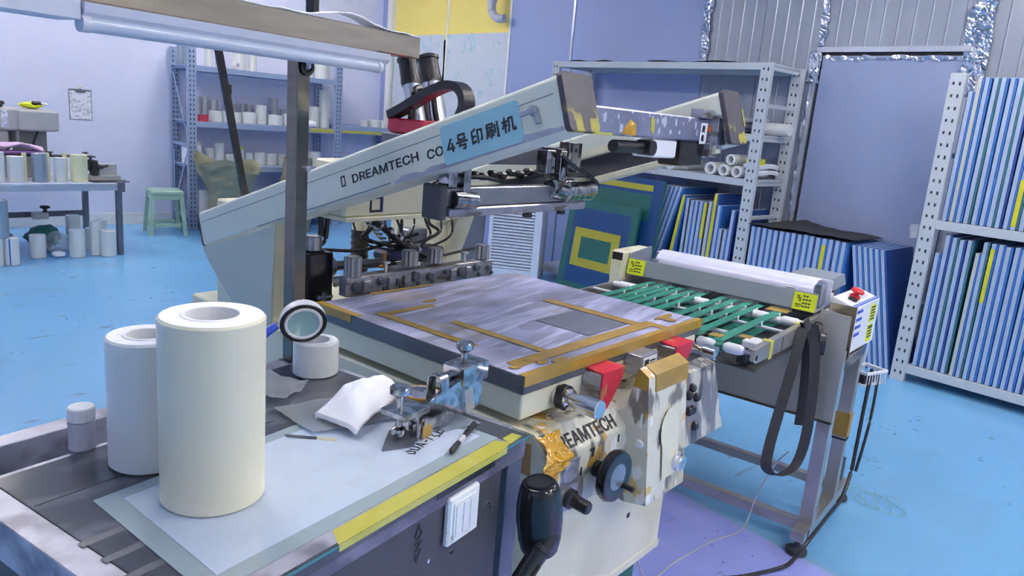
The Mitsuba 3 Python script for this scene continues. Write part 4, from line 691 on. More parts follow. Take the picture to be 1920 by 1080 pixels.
# front console with the lettered slope
prof = [(.06, .80), (-.045, .8035), (-.05, .803), (-.098, .755), (-.10, .750), (-.10, .602), (-.096, .596), (-.058, .590), (.06, .590)]
part(P, 'console', prism(prof, .60, 'yz', -.005), 'dirty', label='paint splashed sloping console', smooth=False); part(P, 'console_skirt', hull([(x, y, z) for x in (-.004, .60) for y, z in ((-.0565, .5895), (-.094, .5935), (-.0565, .578), (-.060, .578))]), 'cream')
part(P, 'console_end', prism([(.05, .797), (-.047, .80), (-.094, .752), (-.097, .602), (.05, .602)], .0015, 'yz', -.0068), 'dirty')
SM = basis((.052, -.0925, .7612), (1, 0, 0), (0, .69, .72)); tx = text('REAMTECH', .034, .0008); tx.apply_scale([.234 / tx.bounds[1][0], 1, 1]); part(P, 'lettering', place(tx, SM), 'ink', label='worn black lettering on the console')
part(P, 'amber_tape', grid(lambda u, v: np.stack([-.016 + .085 * u - .02 * v * (1 - u) + .012 * np.sin(v * 9 + u * 3), np.where(v < .42, -.055 - .105 * v, -.0995), np.where(v < .42, .799 - .112 * v, .752 - .075 * (v - .42) * (1 - .55 * u))], -1) + np.stack([0 * u, -.002 - .016 * meshkit.fbm(np.stack([u * 7, v * 9, 0 * u], -1), 3, 6), .003 + 0 * u], -1), 30, 34, .002), 'amber_wet', label='shiny crumpled amber tape on the console corner', smooth=True)
part(P, 'round_plate', [lathe([(0, 0), (.026, 0), (.026, .004), (.020, .005), (.020, .003), (0, .003)], 26, (.075, -.1005, .703), (0, -1, 0))], 'alu_dirty'); part(P, 'indicator_plate', bx(.045, .115, -.1022, -.1004, .606, .735), 'alu_dirty')
part(P, 'knob', [lathe([(0, 0), (.024, 0), (.024, .012), (.017, .016), (.016, .055), (.013, .06), (0, .06)], 22, (.083, -.1025, .637), (0, -1, -.08))], 'black', label='black turning knob')
hw = part(P, 'handwheel', [place(lathe([(.034, -.010), (.052, -.014), (.062, -.012), (.066, 0), (.062, .012), (.052, .014), (.034, .012)], 44), basis((.197, -.152, .676), (1, 0, 0), (0, 0, 1)))], 'black_gloss', label='black handwheel', smooth=50)
for nm, ms, m, lb in (('hub', [lathe([(0, 0), (.021, 0), (.024, .004), (.024, .010), (.0355, .012), (.0355, .018), (0, .018)], 28, (.197, -.146, .676), (0, -1, 0))], 'alu', 'silver hub'), ('shaft', [rod((.195, -.1005, .677), (.197, -.146, .676), .012, 18), rod((.195, -.1005, .677), (.195, -.112, .677), .021, 20)], 'ink', None), ('crank_knob', [rod((.235, -.165, .640), (.235, -.19, .638), .007, 12)], 'black', None)):
    k = hw + '__' + nm; used.add(k); scene[k] = shape(ms, m)
    if lb: labels[k] = {'label': lb}
parts(P, 'warning_mark', [bx(.17 + q, .175 + q, -.1018, -.1003, .715 - w, .735 - w, 0) for q, w in ((0, 0), (.115, -.005), (-.045, .035))] + [bx(.158, .178, -.1018, -.1003, .733, .738, 0)], 'ink', label='black mark on the console'); parts(P, 'body_mark', [bx(.47, .483, -.0565, -.0551, .415, .428, 0), bx(.628, .690, -.0565, -.0551, .478, .497, 0)], 'ink', label='small black mark on the cabinet')
part(P, 'brown_tape', [hull([(-.0078, y, z) for y, z in ((-.02, .70), (-.05, .70), (-.02, .775), (-.045, .78))] + [(-.0068, y, z) for y, z in ((-.02, .70), (-.05, .70), (-.02, .775), (-.045, .78))]), bx(.665, .68, -.0562, -.0551, .55, .60, 0)], 'tape_brown')
# control box and panel on the right
bp = [(-.118, .915), (-.148, .898), (-.184, .562), (-.12, .548), (-.06, .56), (-.06, .78), (-.090, .80)]
part(P, 'control_box', prism(bp, .205, 'yz', .320), 'dirty', label='paint splashed control box', smooth=False); part(P, 'box_tape', [prism([(-.116, .9175), (-.1505, .900), (-.1555, .855), (-.1530, .855), (-.1485, .8985), (-.117, .9155)], .175, 'yz', .352), prism([(-.105, .865), (-.118, .9155), (-.148, .8985), (-.152, .862)], .0012, 'yz', .3186)], 'amber', label='amber tape over the box top', smooth=False)
part(P, 'paper_patch', [place(prism(Point(0, 0).buffer(.05, 12).union(sbox(-.04, -.10, .045, .0)).simplify(.002), .0008), basis((.430, -.1705, .735), (1, 0, 0), (0, .1065, 1)) @ np.diag([1, 1.25, 1, 1]))], 'cream', label='cream patch where the paint is worn clean')
part(P, 'push_button', [lathe([(0, 0), (.028, 0), (.028, .006), (.024, .010), (.024, .018), (.020, .022), (.009, .022), (.008, .018), (0, .018)], 30, (.470, -.1785, .640), (0, -1, -.1))], 'chrome', label='chrome round button'); part(P, 'side_cap', [lathe([(0, 0), (.012, 0), (.010, .006), (0, .008)], 16, (.3195, -.145, .72), (-1, 0, 0))], 'white_plastic')
pp = [(-.100, .865), (-.138, .855), (-.166, .650), (-.110, .635)]
pm = prism(pp, 1., 'yz', 0.); v = pm.vertices; zz = (v[:, 2] - .64) / .225; v[:, 0] = np.where(v[:, 0] < .5, .5265, .785 - .06 * zz); pm.vertices = v
part(P, 'button_panel', pm, 'smeared', label='ink smeared button panel', smooth=False)
parts(P, 'button', [lathe([(0, 0), (.013, 0), (.013, .006), (.009, .012), (0, .012)], 16, (x + .105, -.1532 - (.80 - z) * .136, z - .05), (0, -1, .13)) for x, z in ((.455, .845), (.475, .862), (.475, .80), (.455, .80), (.50, .83), (.49, .75))], 'black', label='black button')
# print table
part(P, 'table_frame', bx(.0, .872, .0, .775, .820, .8845, .003), 'cream', label='cream frame under the table'); part(P, 'frame_pedestal', bx(.25, .62, .12, .70, .80, .8205), 'steel_dark')
part(P, 'table_plate', [bx(-.003, .885, -.006, .785, .885, .9285, .002)], 'plate_edge', label='thick metal table plate'); part(P, 'table_film', grid(lambda u, v: np.stack([-.0025 + .887 * u, -.005 + .789 * v, .9287 + .0011 * meshkit.fbm(np.stack([u * 14, v * 14, 0 * u], -1), 3, 2)], -1), 90, 80, .0006), 'plate_film', label='smudged film stretched over the plate', smooth=True)
part(P, 'vacuum_field', bx(.408, .616, .102, .290, .9304, .9310, 0), 'plate_dark', label='dark grey rectangular field', smooth=False)
tp = [(.05, .70, .050, .090), (.625, .672, -.004, .43), (.062, .092, .12, .60), (.175, .205, .03, .42)]
tp = [(.04, .70, .046, .088), (.622, .664, .0885, .43), (.664, .70, -.004, .0455), (.060, .088, .22, .60), (.176, .206, .0885, .415), (.0885, .27, .566, .590)]
for a in tp: part(P, 'tape_strip', bx(a[0], a[1], a[2], a[3], .9306, .9313, 0), 'amber', label='amber tape strip on the table', smooth=False)
part(P, 'tape_strip', bx(-.0042, .889, -.0078, .012, .9306, .9316, 0), 'amber', label='amber tape along the front edge'); part(P, 'tape_strip', bx(-.0042, .889, -.0082, -.0064, .905, .9306, 0), 'amber', label='amber tape on the front face'); part(P, 'tape_strip', bx(-.0045, .02, .60, .786, .9306, .9314, 0), 'amber'); part(P, 'tape_strip', bx(-.0052, -.0033, .62, .786, .908, .9306, 0), 'amber'); part(P, 'tape_strip', bx(.2, .45, .772, .790, .9306, .9314, 0), 'amber')
for j, (x, y, rx, ry) in enumerate(((.071, .244, .022, .014), (.030, .050, .018, .012), (.100, .062, .022, .012), (.165, .022, .028, .012), (.115, .035, .02, .01), (.30, .62, .03, .012), (.80, .08, .05, .014), (.78, .05, .02, .02))):
    g = Polygon([(x + rx * math.cos(a) * (1 + .2 * math.sin(3 * a + j)), y + ry * math.sin(a) * (1 + .2 * math.cos(2 * a + j))) for a in np.linspace(0, 6.283, 20)[:-1]])
    part(P, 'tape_scrap', prism(g, .0006, 'xy', .9316), 'amber', label='scrap of amber tape', smooth=False)
for x in (.240, .622):      # red hooked stops
    k = part(P, 'red_stop', [hull([(x, -.064, .902), (x + .105, -.064, .902), (x + .01, -.002, .902), (x + .105, -.002, .902), (x, -.064, .8975), (x + .105, -.064, .8975), (x + .01, -.002, .8975), (x + .105, -.002, .8975)]),
        hull([(x, y, z) for y, z in ((-.064, .902), (-.060, .902), (-.064, .818), (-.060, .818))] + [(x + .105, y, z) for y, z in ((-.064, .902), (-.060, .902))] + [(x + .09, y, z) for y, z in ((-.064, .862), (-.060, .862))] + [(x + .035, y, z) for y, z in ((-.064, .800), (-.060, .800))])], 'red', label='chipped red stop bracket', smooth=False)
    k2 = k + '__side_plate'; used.add(k2); scene[k2] = shape([bx(x + .002, x + .006, -.058, -.001, .825, .895)], 'alu_dirty')
part(P, 'index_pin', [lathe([(0, 0), (.026, 0), (.026, .012), (.020, .014), (.020, .026), (.026, .030), (.026, .040), (.017, .044), (.017, .060), (.024, .064), (.024, .125), (.021, .128), (0, .128)], 30, (.140, -.0005, .852), (0, -1, 0))], 'chrome', label='chrome index knob'); part(P, 'index_pin', [lathe([(0, 0), (.022, 0), (.022, .012), (.016, .016), (.016, .05), (.022, .055), (.022, .095), (0, .097)], 26, (.83, -.0005, .850), (0, -1, 0))], 'chrome', label='chrome index knob'); part(P, 'index_collar', ring(.0265, .031, 0, .02, 26).apply_transform(basis((.140, -.012, .852), (1, 0, 0), (0, 0, 1))), 'black')
part(P, 'tag_block', [bx(.44, .53, -.055, -.001, .848, .905)], 'alu_dirty', label='splashed block with a tag'); part(P, 'tag', [bx(.452, .522, -.0565, -.0552, .853, .898, 0)], 'paper'); part(P, 'tag_print', [bx(.458, .478, -.0578, -.0566, .862, .892, 0)] + [bx(.484, .515, -.0578, -.0566, z, z + .004, 0) for z in (.86, .868, .876, .884)], 'ink', label='black print on the tag')
part(P, 'guide_plate', bx(.30, .34, -.004, -.0002, .838, .880), 'cream')
# hinge columns and arms
for x, sgn in ((.0, 1), (.765, 1)):
    part(P, 'hinge_column', bx(x + .006, x + .10, 1.03, 1.36, .80, 1.16, .006), 'cream', label='cream hinge column'); 
part(P, 'column_cover', prism([(1.43, .975), (1.375, .925), (1.21, .806), (1.02, .806), (1.0, 1.125), (1.20, 1.055), (1.43, .985)], .008, 'yz', -.004), 'cream_grey', label='grey side cover of the hinge')
part(P, 'cover_corner', prism([(1.21, .8015), (1.24, .822), (1.10, .806), (1.10, .8015)], .02, 'yz', -.006), 'black')
L = 1.566; rr = .012
def arm_bar(w0, w1, v0, v1, u0, u1, M, r=.012):      # rounded bar in arm axes
    g = sbox(w0 + r, v0 + r, w1 - r, v1 - r).buffer(r, 4); m = prism(g, u1 - u0, 'xy', u0); q = m.vertices
    return place(trimesh.Trimesh(np.stack([q[:, 2], q[:, 1], q[:, 0]], 1), m.faces[:, ::-1], process=False), M)
A1, A2 = AM(0), AM(.765, .025)
na = part(P, 'arm', arm_bar(-.108, 0, -.118, 0, 0, L, A1), 'arm_paint', label='near tilted arm with black lettering')
def sub(k, nm, ms, m, lb=None, smooth=35):
    q = uniq(k + '__' + nm); scene[q] = shape(ms, m, smooth)
    if lb: labels[q] = {'label': lb}
def flat(u0, u1, v0, v1, d0=.0, d1=.0008): return bx(u0, u1, v0, v1, d0, d1, 0)
sub(na, 'seam', [place(flat(.02, 1.55, -.0375, -.0355, -.0002, .0006), A1), place(flat(.35, 1.0, -.112, -.109, -.0002, .0006), A1)], 'grey_box_dark'); sub(na, 'end_cap', [arm_bar(-.110, .002, -.122, .003, L, L + .014, A1)], 'cap', 'dark splashed end cap'); sub(na, 'rear_cap', [arm_bar(-.109, .001, -.119, .001, -.008, 0, A1)], 'black')
sub(na, 'logo', [place(m, A1) for m in (flat(.802, .821, -.055, -.051), flat(.802, .821, -.080, -.076), flat(.802, .806, -.076, -.055), flat(.817, .821, -.076, -.055))], 'ink', 'black square logo')
tx = text('DREAMTECH', .0215, .0008); tx.apply_scale([.271 / tx.bounds[1][0], 1, 1]); tx2 = text('CO', .0215, .0008); tx2.apply_scale([.060 / tx2.bounds[1][0], 1, 1])
for q in (place(tx.apply_translation([.848, -.0785, 0]), A1), place(tx2.apply_translation([1.147, -.084, 0]), A1)): sub(na, 'lettering', q, 'ink', 'black lettering on the arm')
SG = basis((0, 0, 0), (1, -.012, 0), (.012, 1, 0)); A1s = A1 @ np.array([[1, 0, 0, 1.205], [-.008, 1, 0, -.066], [0, 0, 1, .0009], [0, 0, 0, 1.]])
g = sbox(.012, -.036, .240, .036).buffer(.010, 5); sub(na, 'number_sign', [place(prism(g, .0012), A1s)], 'blue_sign', 'pale blue sign with black characters', smooth=False)
GL = {'hao': [[(.25, .95), (.75, .95), (.75, .64), (.25, .64), (.25, .97)], [(.03, .48), (.97, .48)], [(.36, .48), (.28, .26), (.76, .26), (.72, .02), (.52, .02)]],
      'yin': [[(.44, .96), (.14, .82), (.14, .10), (.46, .2)], [(.14, .50), (.44, .50)], [(.58, .0), (.58, .84), (.90, .84), (.90, .24), (.76, .2)]],
      'shua': [[(.12, .9), (.56, .9), (.56, .70), (.12, .70)], [(.12, .92), (.11, .4), (.03, .05)], [(.22, .14), (.22, .50), (.56, .50), (.56, .18), (.48, .16)], [(.39, .68), (.39, .0)], [(.73, .84), (.73, .26)], [(.93, .96), (.93, .04), (.80, .08)]],
      'ji': [[(.04, .70), (.48, .70)], [(.26, .98), (.26, .0)], [(.26, .66), (.05, .28)], [(.28, .60), (.44, .40)], [(.46, .04), (.57, .35), (.57, .86), (.82, .86), (.82, .12), (.98, .10), (.98, .26)]]}
chars = [place(text('4', .030, .0008).apply_scale([1.15, 1, 1]), A1s @ trimesh.transformations.translation_matrix([.014, -.019, .0013]))]
for i, gname in enumerate(('hao', 'yin', 'shua', 'ji')):
    chars.append(place(strokes(GL[gname], .040, .036, .0048, .0008), A1s @ trimesh.transformations.translation_matrix([.048 + i * .0485, -.021 + .0012 * i, .0013])))
for ch in chars: sub(na, 'sign_character', ch, 'ink', 'black character on the sign', smooth=False)
sub(na, 'clamp_screw', [place(lathe([(0, 0), (.012, 0), (.012, .008), (.005, .010), (.005, .02), (0, .02)], 18), A1 @ trimesh.transformations.translation_matrix([1.494, -.058, 0])), place(bx(-.02, .012, -.006, .006, .012, .02, .002), A1 @ trimesh.transformations.translation_matrix([1.486, -.060, 0])), place(rod((.0, -.004, .004), (.004, -.026, .006), .006), A1 @ trimesh.transformations.translation_matrix([1.500, -.062, 0]))], 'alu_dirty', 'dull metal clamp lever')
sub(na, 'paint_smear', [place(prism(Polygon([(u, -.118 + .001) for u in (1.02, 1.56)] + [(u, -.118 + .006 + .014 * meshkit.noise(np.array([[u * 40, 1.5, 0]]), 3)[0]) for u in np.linspace(1.56, 1.02, 40)]), .0008), A1)], 'alu_dirty', 'smear of bluish dried paint along the lower edge')
fa = part(P, 'arm', [arm_bar(-.108, 0, -.075, 0, 0, L, A2), arm_bar(-.108, -.03, -.150, -.070, .2, L, A2, .004)], 'arm_paint', label='far tilted arm')
sub(fa, 'inner_rail', [arm_bar(-.03, 0, -.079, -.052, .3, 1.22, A2, .004)], 'cream', 'cream upper rail'); sub(fa, 'inner_rail', [arm_bar(-.03, .004, -.168, -.146, .35, 1.53, A2, .004)], 'cream', 'cream lower rail'); sub(fa, 'dark_channel', [arm_bar(-.0305, -.024, -.147, -.078, .3, 1.55, A2, .002)], 'bench_panel'); sub(fa, 'end_cap', [arm_bar(-.110, .002, -.152, .003, L, L + .014, A2)], 'cap', 'dark end cap'); sub(fa, 'edge_tape', [arm_bar(-.112, -.106, -.10, -.05, L + .0145, L + .0165, A2, .0008)], 'tape_olive')
cb = part(P, 'front_crossbar', bx(.109, .768, .000, .052, 1.480, 1.545, .004), 'bar_splash', label='violet grey crossbar between the arm ends, speckled with ink')
sub(cb, 'ink_patch', [prism(Polygon([(.30, 1.485), (.365, 1.483), (.362, 1.512), (.335, 1.522), (.315, 1.505)]), .0010, 'xz', -.0012)], 'amber_wet', 'amber ink patch', False); sub(cb, 'ink_patch', [prism(Polygon([(.437, 1.500), (.455, 1.488), (.452, 1.528), (.432, 1.532)]), .0010, 'xz', -.0012), bx(.13, .26, -.0012, -.0001, 1.4805, 1.486, 0)], 'tape_olive', 'greenish ink patch', False)
sub(cb, 'tag', [bx(.715, .755, -.0015, -.0002, 1.474, 1.532, 0)], 'paper', 'white tag'); sub(cb, 'tag_print', [place(strokes(GL['shua'], .016, .020, .003, .0008), basis((.722, -.0016, 1.506), (1, 0, 0), (0, 0, 1))), place(strokes(GL['ji'], .016, .020, .003, .0008), basis((.722, -.0016, 1.480), (1, 0, 0), (0, 0, 1)))], 'ink', 'black characters on the tag', False); sub(cb, 'orange_switch', [bx(.757, .785, -.010, -.0002, 1.508, 1.526)], 'orange', 'orange rocker'); sub(cb, 'end_block', [bx(.700, .762, -.012, .03, 1.545, 1.57), bx(.765, .81, -.03, .04, 1.452, 1.56), bx(.75, .80, -.02, .03, 1.438, 1.478)], 'alu_dirty')
# parts under the crossbar and on the carriage
part(P, 'black_handle', [hull([(x, y, z) for x in (.30, .46) for y, z in ((.02 + .016 * math.cos(a), 1.455 + .016 * math.sin(a)) for a in np.linspace(0, 6.28, 12))]), lathe([(0, 0), (.019, 0), (.019, .045), (0, .045)], 20, (.445, -.01, 1.455), (0, 1, 0))], 'black', label='black grip under the crossbar'); part(P, 'white_unit', bx(.472, .60, .006, .07, 1.43, 1.478, .004), 'white_plastic'); part(P, 'black_unit', bx(.615, .75, .0, .07, 1.41, 1.478, .004), 'black_gloss', label='glossy black unit under the crossbar')
part(P, 'carriage_beam', bx(.10, .77, .52, .60, 1.36, 1.42, .003), 'steel_dark')
part(P, 'rear_crossbox', bx(.10, .60, .80, .95, 1.172, 1.335, .006), 'cream', label='cream crossbox between the arms'); part(P, 'crossbox_lip', bx(.10, .665, .79, .96, 1.158, 1.1715, .002), 'cream'); part(P, 'crossbox_end', bx(.601, .62, .79, .95, 1.172, 1.32, .002), 'steel_dark')
part(P, 'logo', [bx(a, b, .7985, .7999, c, d, 0) for a, b, c, d in ((.195, .202, 1.184, 1.232), (.236, .243, 1.184, 1.232), (.202, .236, 1.184, 1.191), (.202, .236, 1.225, 1.232))], 'ink', label='black square logo'); part(P, 'logo_line', bx(.2435, .247, .7985, .7999, 1.184, 1.234, 0), 'blue_line')
part(P, 'far_pillar', [hull([(x, y, z) for z, ya, yb in ((1.16, .96, 1.06), (.80, 1.10, 1.25)) for x in (.775, .863) for y in (ya, yb)])], 'cream', label='cream far pillar')
sq = part(P, 'squeegee_bar', [bx(.045, .66, .335, .375, 1.268, 1.318, .003)], 'alu', label='aluminium squeegee bar'); sub(sq, 'lower_blade', [bx(.06, .66, .325, .385, 1.243, 1.267, .004)], 'alu_dirty', 'dirty lower blade holder'); sub(sq, 'end_plate', [bx(.020, .044, .32, .39, 1.238, 1.325, .004)], 'bench_front', 'dark end plate'); sub(sq, 'rubber_stud', [rod((.396, .345, 1.243), (.396, .345, 1.228), .014), rod((.56, .345, 1.243), (.56, .345, 1.230), .012)], 'black')
part(P, 'bracket', [bx(.055, .085, .33, .37, 1.318, 1.365, .002), bx(.10, .125, .32, .38, 1.30, 1.375, .002), rod((.05, .345, 1.335), (.10, .345, 1.335), .014), rod((.06, .32, 1.29), (.14, .32, 1.285), .022)], 'wrapped', label='chrome bracket of the squeegee bar')
part(P, 'bracket', [bx(.455, .495, .335, .375, 1.352, 1.42, .002), bx(.56, .625, .335, .375, 1.355, 1.445, .002), rod((.55, .345, 1.30), (.70, .345, 1.305), .038, 20, c=.006), rod((.48, .34, 1.31), (.55, .34, 1.30), .030, 18, c=.006), bx(.515, .545, .33, .37, 1.33, 1.42, .002)], 'wrapped', label='bracket cluster wrapped in clear film'); parts(P, 'bracket_face', [bx(.575, .605, .3335, .3348, 1.362, 1.442, 0), bx(.475, .49, .3335, .3348, 1.355, 1.40, 0)], 'alu'); parts(P, 'bracket_hole', [rod((.59, .3334, z), (.59, .3325, z), .006, 12) for z in (1.377, 1.422)] + [rod((.483, .3334, 1.37), (.483, .3325, 1.37), .005, 12)], 'ink')
part(P, 'bracket_block', bx(.505, .555, .338, .40, 1.36, 1.425), 'black'); part(P, 'air_hose', [cable([(.50, .32, 1.41), (.56, .31, 1.375), (.64, .31, 1.35), (.70, .315, 1.32), (.70, .32, 1.29)], .006), cable([(.53, .325, 1.40), (.53, .315, 1.35), (.50, .31, 1.32), (.48, .31, 1.30)], .005)], 'black', label='thin black air hose')
part(P, 'cable_chain', [bx(.12 + .04 * i, .148 + .04 * i, .42, .448, 1.318 + .0015 * i + .006 * (i % 2), 1.338 + .0015 * i + .006 * (i % 2), .006) for i in range(11)] + [cable([(.10, .43, 1.315), (.25, .42, 1.335), (.4, .43, 1.32), (.55, .42, 1.34)], .007)], 'black', label='black cable chain behind the squeegee bar')
# lift cylinders and cable chain above the arm
UP = (0, .318, .948)
for j, (x, y, z, h, r) in enumerate(((.165, .558, 1.42, .155, .024), (.27, .585, 1.42, .17, .027))):
    part(P, 'lift_cylinder', rod((x, y, z), (x, y + UP[1] * h / .948, z + h), r, 26), 'cup_silver', label='silver lift cylinder'); b = np.array((x, y, z)) + np.array(UP) * h * 1.0
    part(P, 'cylinder_cap', lathe([(0, 0), (r + .004, 0), (r + .005, .01), (r + .003, .02), (r + .002, .065), (r + .006, .067), (r + .005, .075), (r - .004, .08), (0, .08)], 26, b, UP), 'black', label='black motor cap')
parts(P, 'cylinder_hose', [cable([(.14, .58, 1.44), (.13, .56, 1.51), (.145, .57, 1.555), (.19, .58, 1.55), (.20, .57, 1.48), (.21, .56, 1.43)], .009), cable([(.21, .57, 1.56), (.22, .565, 1.50), (.235, .56, 1.45)], .008)], 'black'); part(P, 'red_base', [bx(.115, .30, .50, .635, 1.435, 1.475, .004)], 'red_box', label='red metal base of the lift cylinders'); part(P, 'base_clip', bx(.113, .16, .60, .64, 1.44, 1.475), 'red_box')
part(P, 'drag_chain', strap([(.12, .63, 1.482), (.12, .574, 1.505), (.12, .494, 1.543), (.12, .43, 1.566), (.12, .385, 1.567), (.12, .357, 1.548), (.12, .352, 1.515), (.12, .37, 1.48)], .04, (1, 0, 0), .022), 'black', label='black drag chain arching over the arm', smooth=30)
part(P, 'carriage_plate', bx(.109, .33, .36, .66, 1.40, 1.434, .003), 'steel_dark')
# screen clamps and hoses behind the table
cbm = part(P, 'clamp_bar', bx(.165, .86, .860, .900, .905, .968, .003), 'alu_dirty', label='dirty clamp bar behind the table')
for x, z, h in ((.203, .968, .062), (.447, .980, .050), (.567, .980, .050), (.815, .972, .050)):
    part(P, 'clamp_knob', [prism(Polygon([(x + (.0285 if k % 2 else .0245) * math.cos(k * math.pi / 12), .88 + (.0285 if k % 2 else .0245) * math.sin(k * math.pi / 12)) for k in range(24)]), h, 'xy', z), rod((x, .88, z + h), (x, .88, z + h + .003), .022)], 'alu', label='ribbed aluminium clamp knob', smooth=False)
for i, x in enumerate((.20, .30, .37, .45, .52, .60, .68, .76, .83)): part(P, 'clamp_screw', [rod((x, .8605, .938 + .008 * (i % 2)), (x, .842, .938 + .008 * (i % 2)), .017 - .004 * (i % 3), 14, c=.002), rod((x + .02, .8605, .918), (x + .02, .852, .918), .007, 10)], 'steel_dark')
parts(P, 'clamp_lug', [bx(x, x + .03, .846, .8595, .908, .955, .003) for x in (.225, .33, .40, .62, .70)], 'alu_dirty'); part(P, 'bar_gauge', [rod((x, .88, .968), (x, .88, .998), .006) for x in (.34, .72)] + [lathe([(0, 0), (.016, 0), (.016, .006), (0, .008)], 18, (x, .88, .998)) for x in (.34, .72)], 'chrome')
parts(P, 'clamp_arm', [bx(.44, .46, .90, .99, .93, .975), bx(.60, .62, .90, .99, .93, .975)], 'alu_dirty'); part(P, 'drive_block', [bx(.075, .165, .93, 1.02, .80, 1.04, .004)], 'black_gloss', label='black drive block'); part(P, 'drive_shaft', [rod((.166, .975, .985), (.40, .975, .975), .016, 18)], 'steel_dark'); part(P, 'drive_disc', rod((.1655, .975, .985), (.19, .975, .985), .036, 26, c=.003), 'alu_dirty'); part(P, 'clamp_knob', lathe([(0, 0), (.024, 0), (.026, .003), (.026, .045), (.023, .048), (0, .048)], 18, (.12, .975, 1.041)), 'alu', smooth=20)
parts(P, 'rear_shaft', [rod((.19, 1.0, .93), (.86, 1.0, .93), .012), rod((.19, .955, .925), (.86, .955, .925), .008)], 'chrome'); part(P, 'bellows', lathe([(0, 0)] + [(.030 + .004 * (i % 2), .012 * i) for i in range(22)] + [(0, .255)], 20, (.47, 1.18, .80)), 'black', label='black lift bellows'); part(P, 'lift_column', rod((.47, 1.18, 1.055), (.47, 1.18, 1.20), .03, 20), 'cream')
hs = []
for i in range(11):
    x = .30 + .045 * i; hs.append(cable([(x, 1.02, 1.16), (x + .018 * math.sin(i * 2.1), 1.00, 1.10), (x + .035 * math.cos(i * 1.7), .99, 1.045 + .012 * math.sin(i)), (.52 + .12 * math.sin(i * 1.3), .98, 1.0)], .0035 + .0012 * (i % 3)))
hs += [cable([(.12, .99, 1.04), (.20, 1.01, 1.03), (.33, 1.0, 1.02), (.47, 1.0, 1.04), (.6, 1.01, 1.06)], .006), cable([(.16, 1.0, 1.17), (.17, 1.01, 1.08), (.12, 1.0, 1.05)], .010), cable([(.19, 1.0, 1.17), (.19, 1.01, 1.07), (.15, 1.0, 1.045)], .008), cable([(.18, .95, .985), (.5, .94, .975), (.84, .94, 1.0)], .005)]
parts(P, 'air_hose', hs, 'black', label='black air hose'); part(P, 'wrapped_hose', [cable([(.33, 1.0, 1.15), (.42, .985, 1.09), (.50, .975, 1.03), (.60, .965, .985)], .012), ] , 'black', label='thick black hose'); parts(P, 'hose_clip', [lathe([(.0125, 0), (.0165, 0), (.0165, .012), (.0125, .012)], 14, (.33 + .27 * q, 1.0 - .035 * q, 1.15 - .165 * q), (.27, -.035, -.165)) for q in (.1, .25, .4, .55, .7, .85)], 'wrapped'); part(P, 'spring_hose', [cable([(.34 + .13 * q + .014 * math.cos(q * 50), 1.0 + .014 * math.sin(q * 50), 1.13 - .12 * q) for q in np.linspace(0, 1, 90)], .004, 5, 1)], 'chrome', label='coiled hose'); parts(P, 'valve', [bx(.56, .66, 1.02, 1.08, 1.02, 1.075, .004), bx(.50, .58, .97, 1.03, .985, 1.03, .004)], 'alu_dirty'); part(P, 'black_tray', bx(.42, .70, .96, 1.05, .975, 1.012, .01), 'navy')
part(P, 'oil_cup', [lathe([(0, 0), (.02, 0), (.02, .006), (.008, .01), (.008, .05), (0, .05)], 16, (.375, .93, .97))], 'tape_brown'); part(P, 'rear_hook', [rod((.11, .90, .80), (.11, .90, .92), .008), rod((.09, .90, .905), (.14, .90, .905), .006)], 'steel_dark')
solo('black_rod', 'slanted black rod standing on the rear of the near arm, under the lamp', 'rod', [bar((.052, 1.262, 1.181), (-.115, 1.165, 1.73), .020, .016, (0, 1, 0)), bx(-.055, -.03, 1.20, 1.215, 1.50, 1.53)], 'black')
# hair dryer hanging between bench and machine
t = thing('hair_dryer', 'black hair dryer hanging nozzle down on the console beside the bench', 'hair dryer'); D0 = np.array((-.170, -.195, .800)); dd = np.array((.10, -.03, -1.)); dd /= np.linalg.norm(dd)
part(t, 'barrel', lathe([(0, 0), (.030, 0), (.036, .003), (.040, .012), (.0465, .05), (.0475, .085), (.044, .125), (.038, .150), (.034, .156), (0, .156)], 36, D0, dd), 'black_gloss', smooth=45); part(t, 'grille', [lathe([(0, -.002), (.029, -.002), (.029, .001), (0, .001)], 30, D0, dd)] + [place(bx(-.0006, .0006, -.0035, -.0015, -.0, .0), np.eye(4)) if False else rod(D0 - dd * .0022 + np.cross(dd, (0, 1, 0)) * r * math.cos(a) + np.cross(dd, (1, 0, 0)) * r * math.sin(a), D0 - dd * .0045 + np.cross(dd, (0, 1, 0)) * r * math.cos(a) + np.cross(dd, (1, 0, 0)) * r * math.sin(a), .002, 6) for r in (.0265,) for a in np.linspace(0, 6.28, 30)[:-1]], 'black', label='round air inlet grille')
h0 = D0 + dd * .115 + np.array((-.015, -.028, 0)); hd = np.array((-.74, .06, -.66)); hd /= np.linalg.norm(hd)
part(t, 'handle', lathe([(0, -.02), (.022, -.02), (.021, .02), (.018, .09), (.019, .13), (.015, .14), (0, .14)], 26, h0, hd), 'black_gloss', smooth=45); part(t, 'switch', [bar(h0 + hd * .05 + np.array((0, -.020, .004)), h0 + hd * .085 + np.array((0, -.020, .004)), .009, .006)], 'black'); part(t, 'cord', cable([(-.30, -.185, .595), (-.33, -.19, .50), (-.31, -.2, .30), (-.24, -.2, .10), (-.14, -.22, .012), (.05, -.30, .008)], .005), 'black'); part(t, 'hinge_ring', ring(.020, .024, 0, .012, 26).apply_transform(basis(h0 + hd * .012, np.cross(hd, (0, 1, 0)), np.cross(hd, np.cross(hd, (0, 1, 0))))), 'black')
cur[0] = W
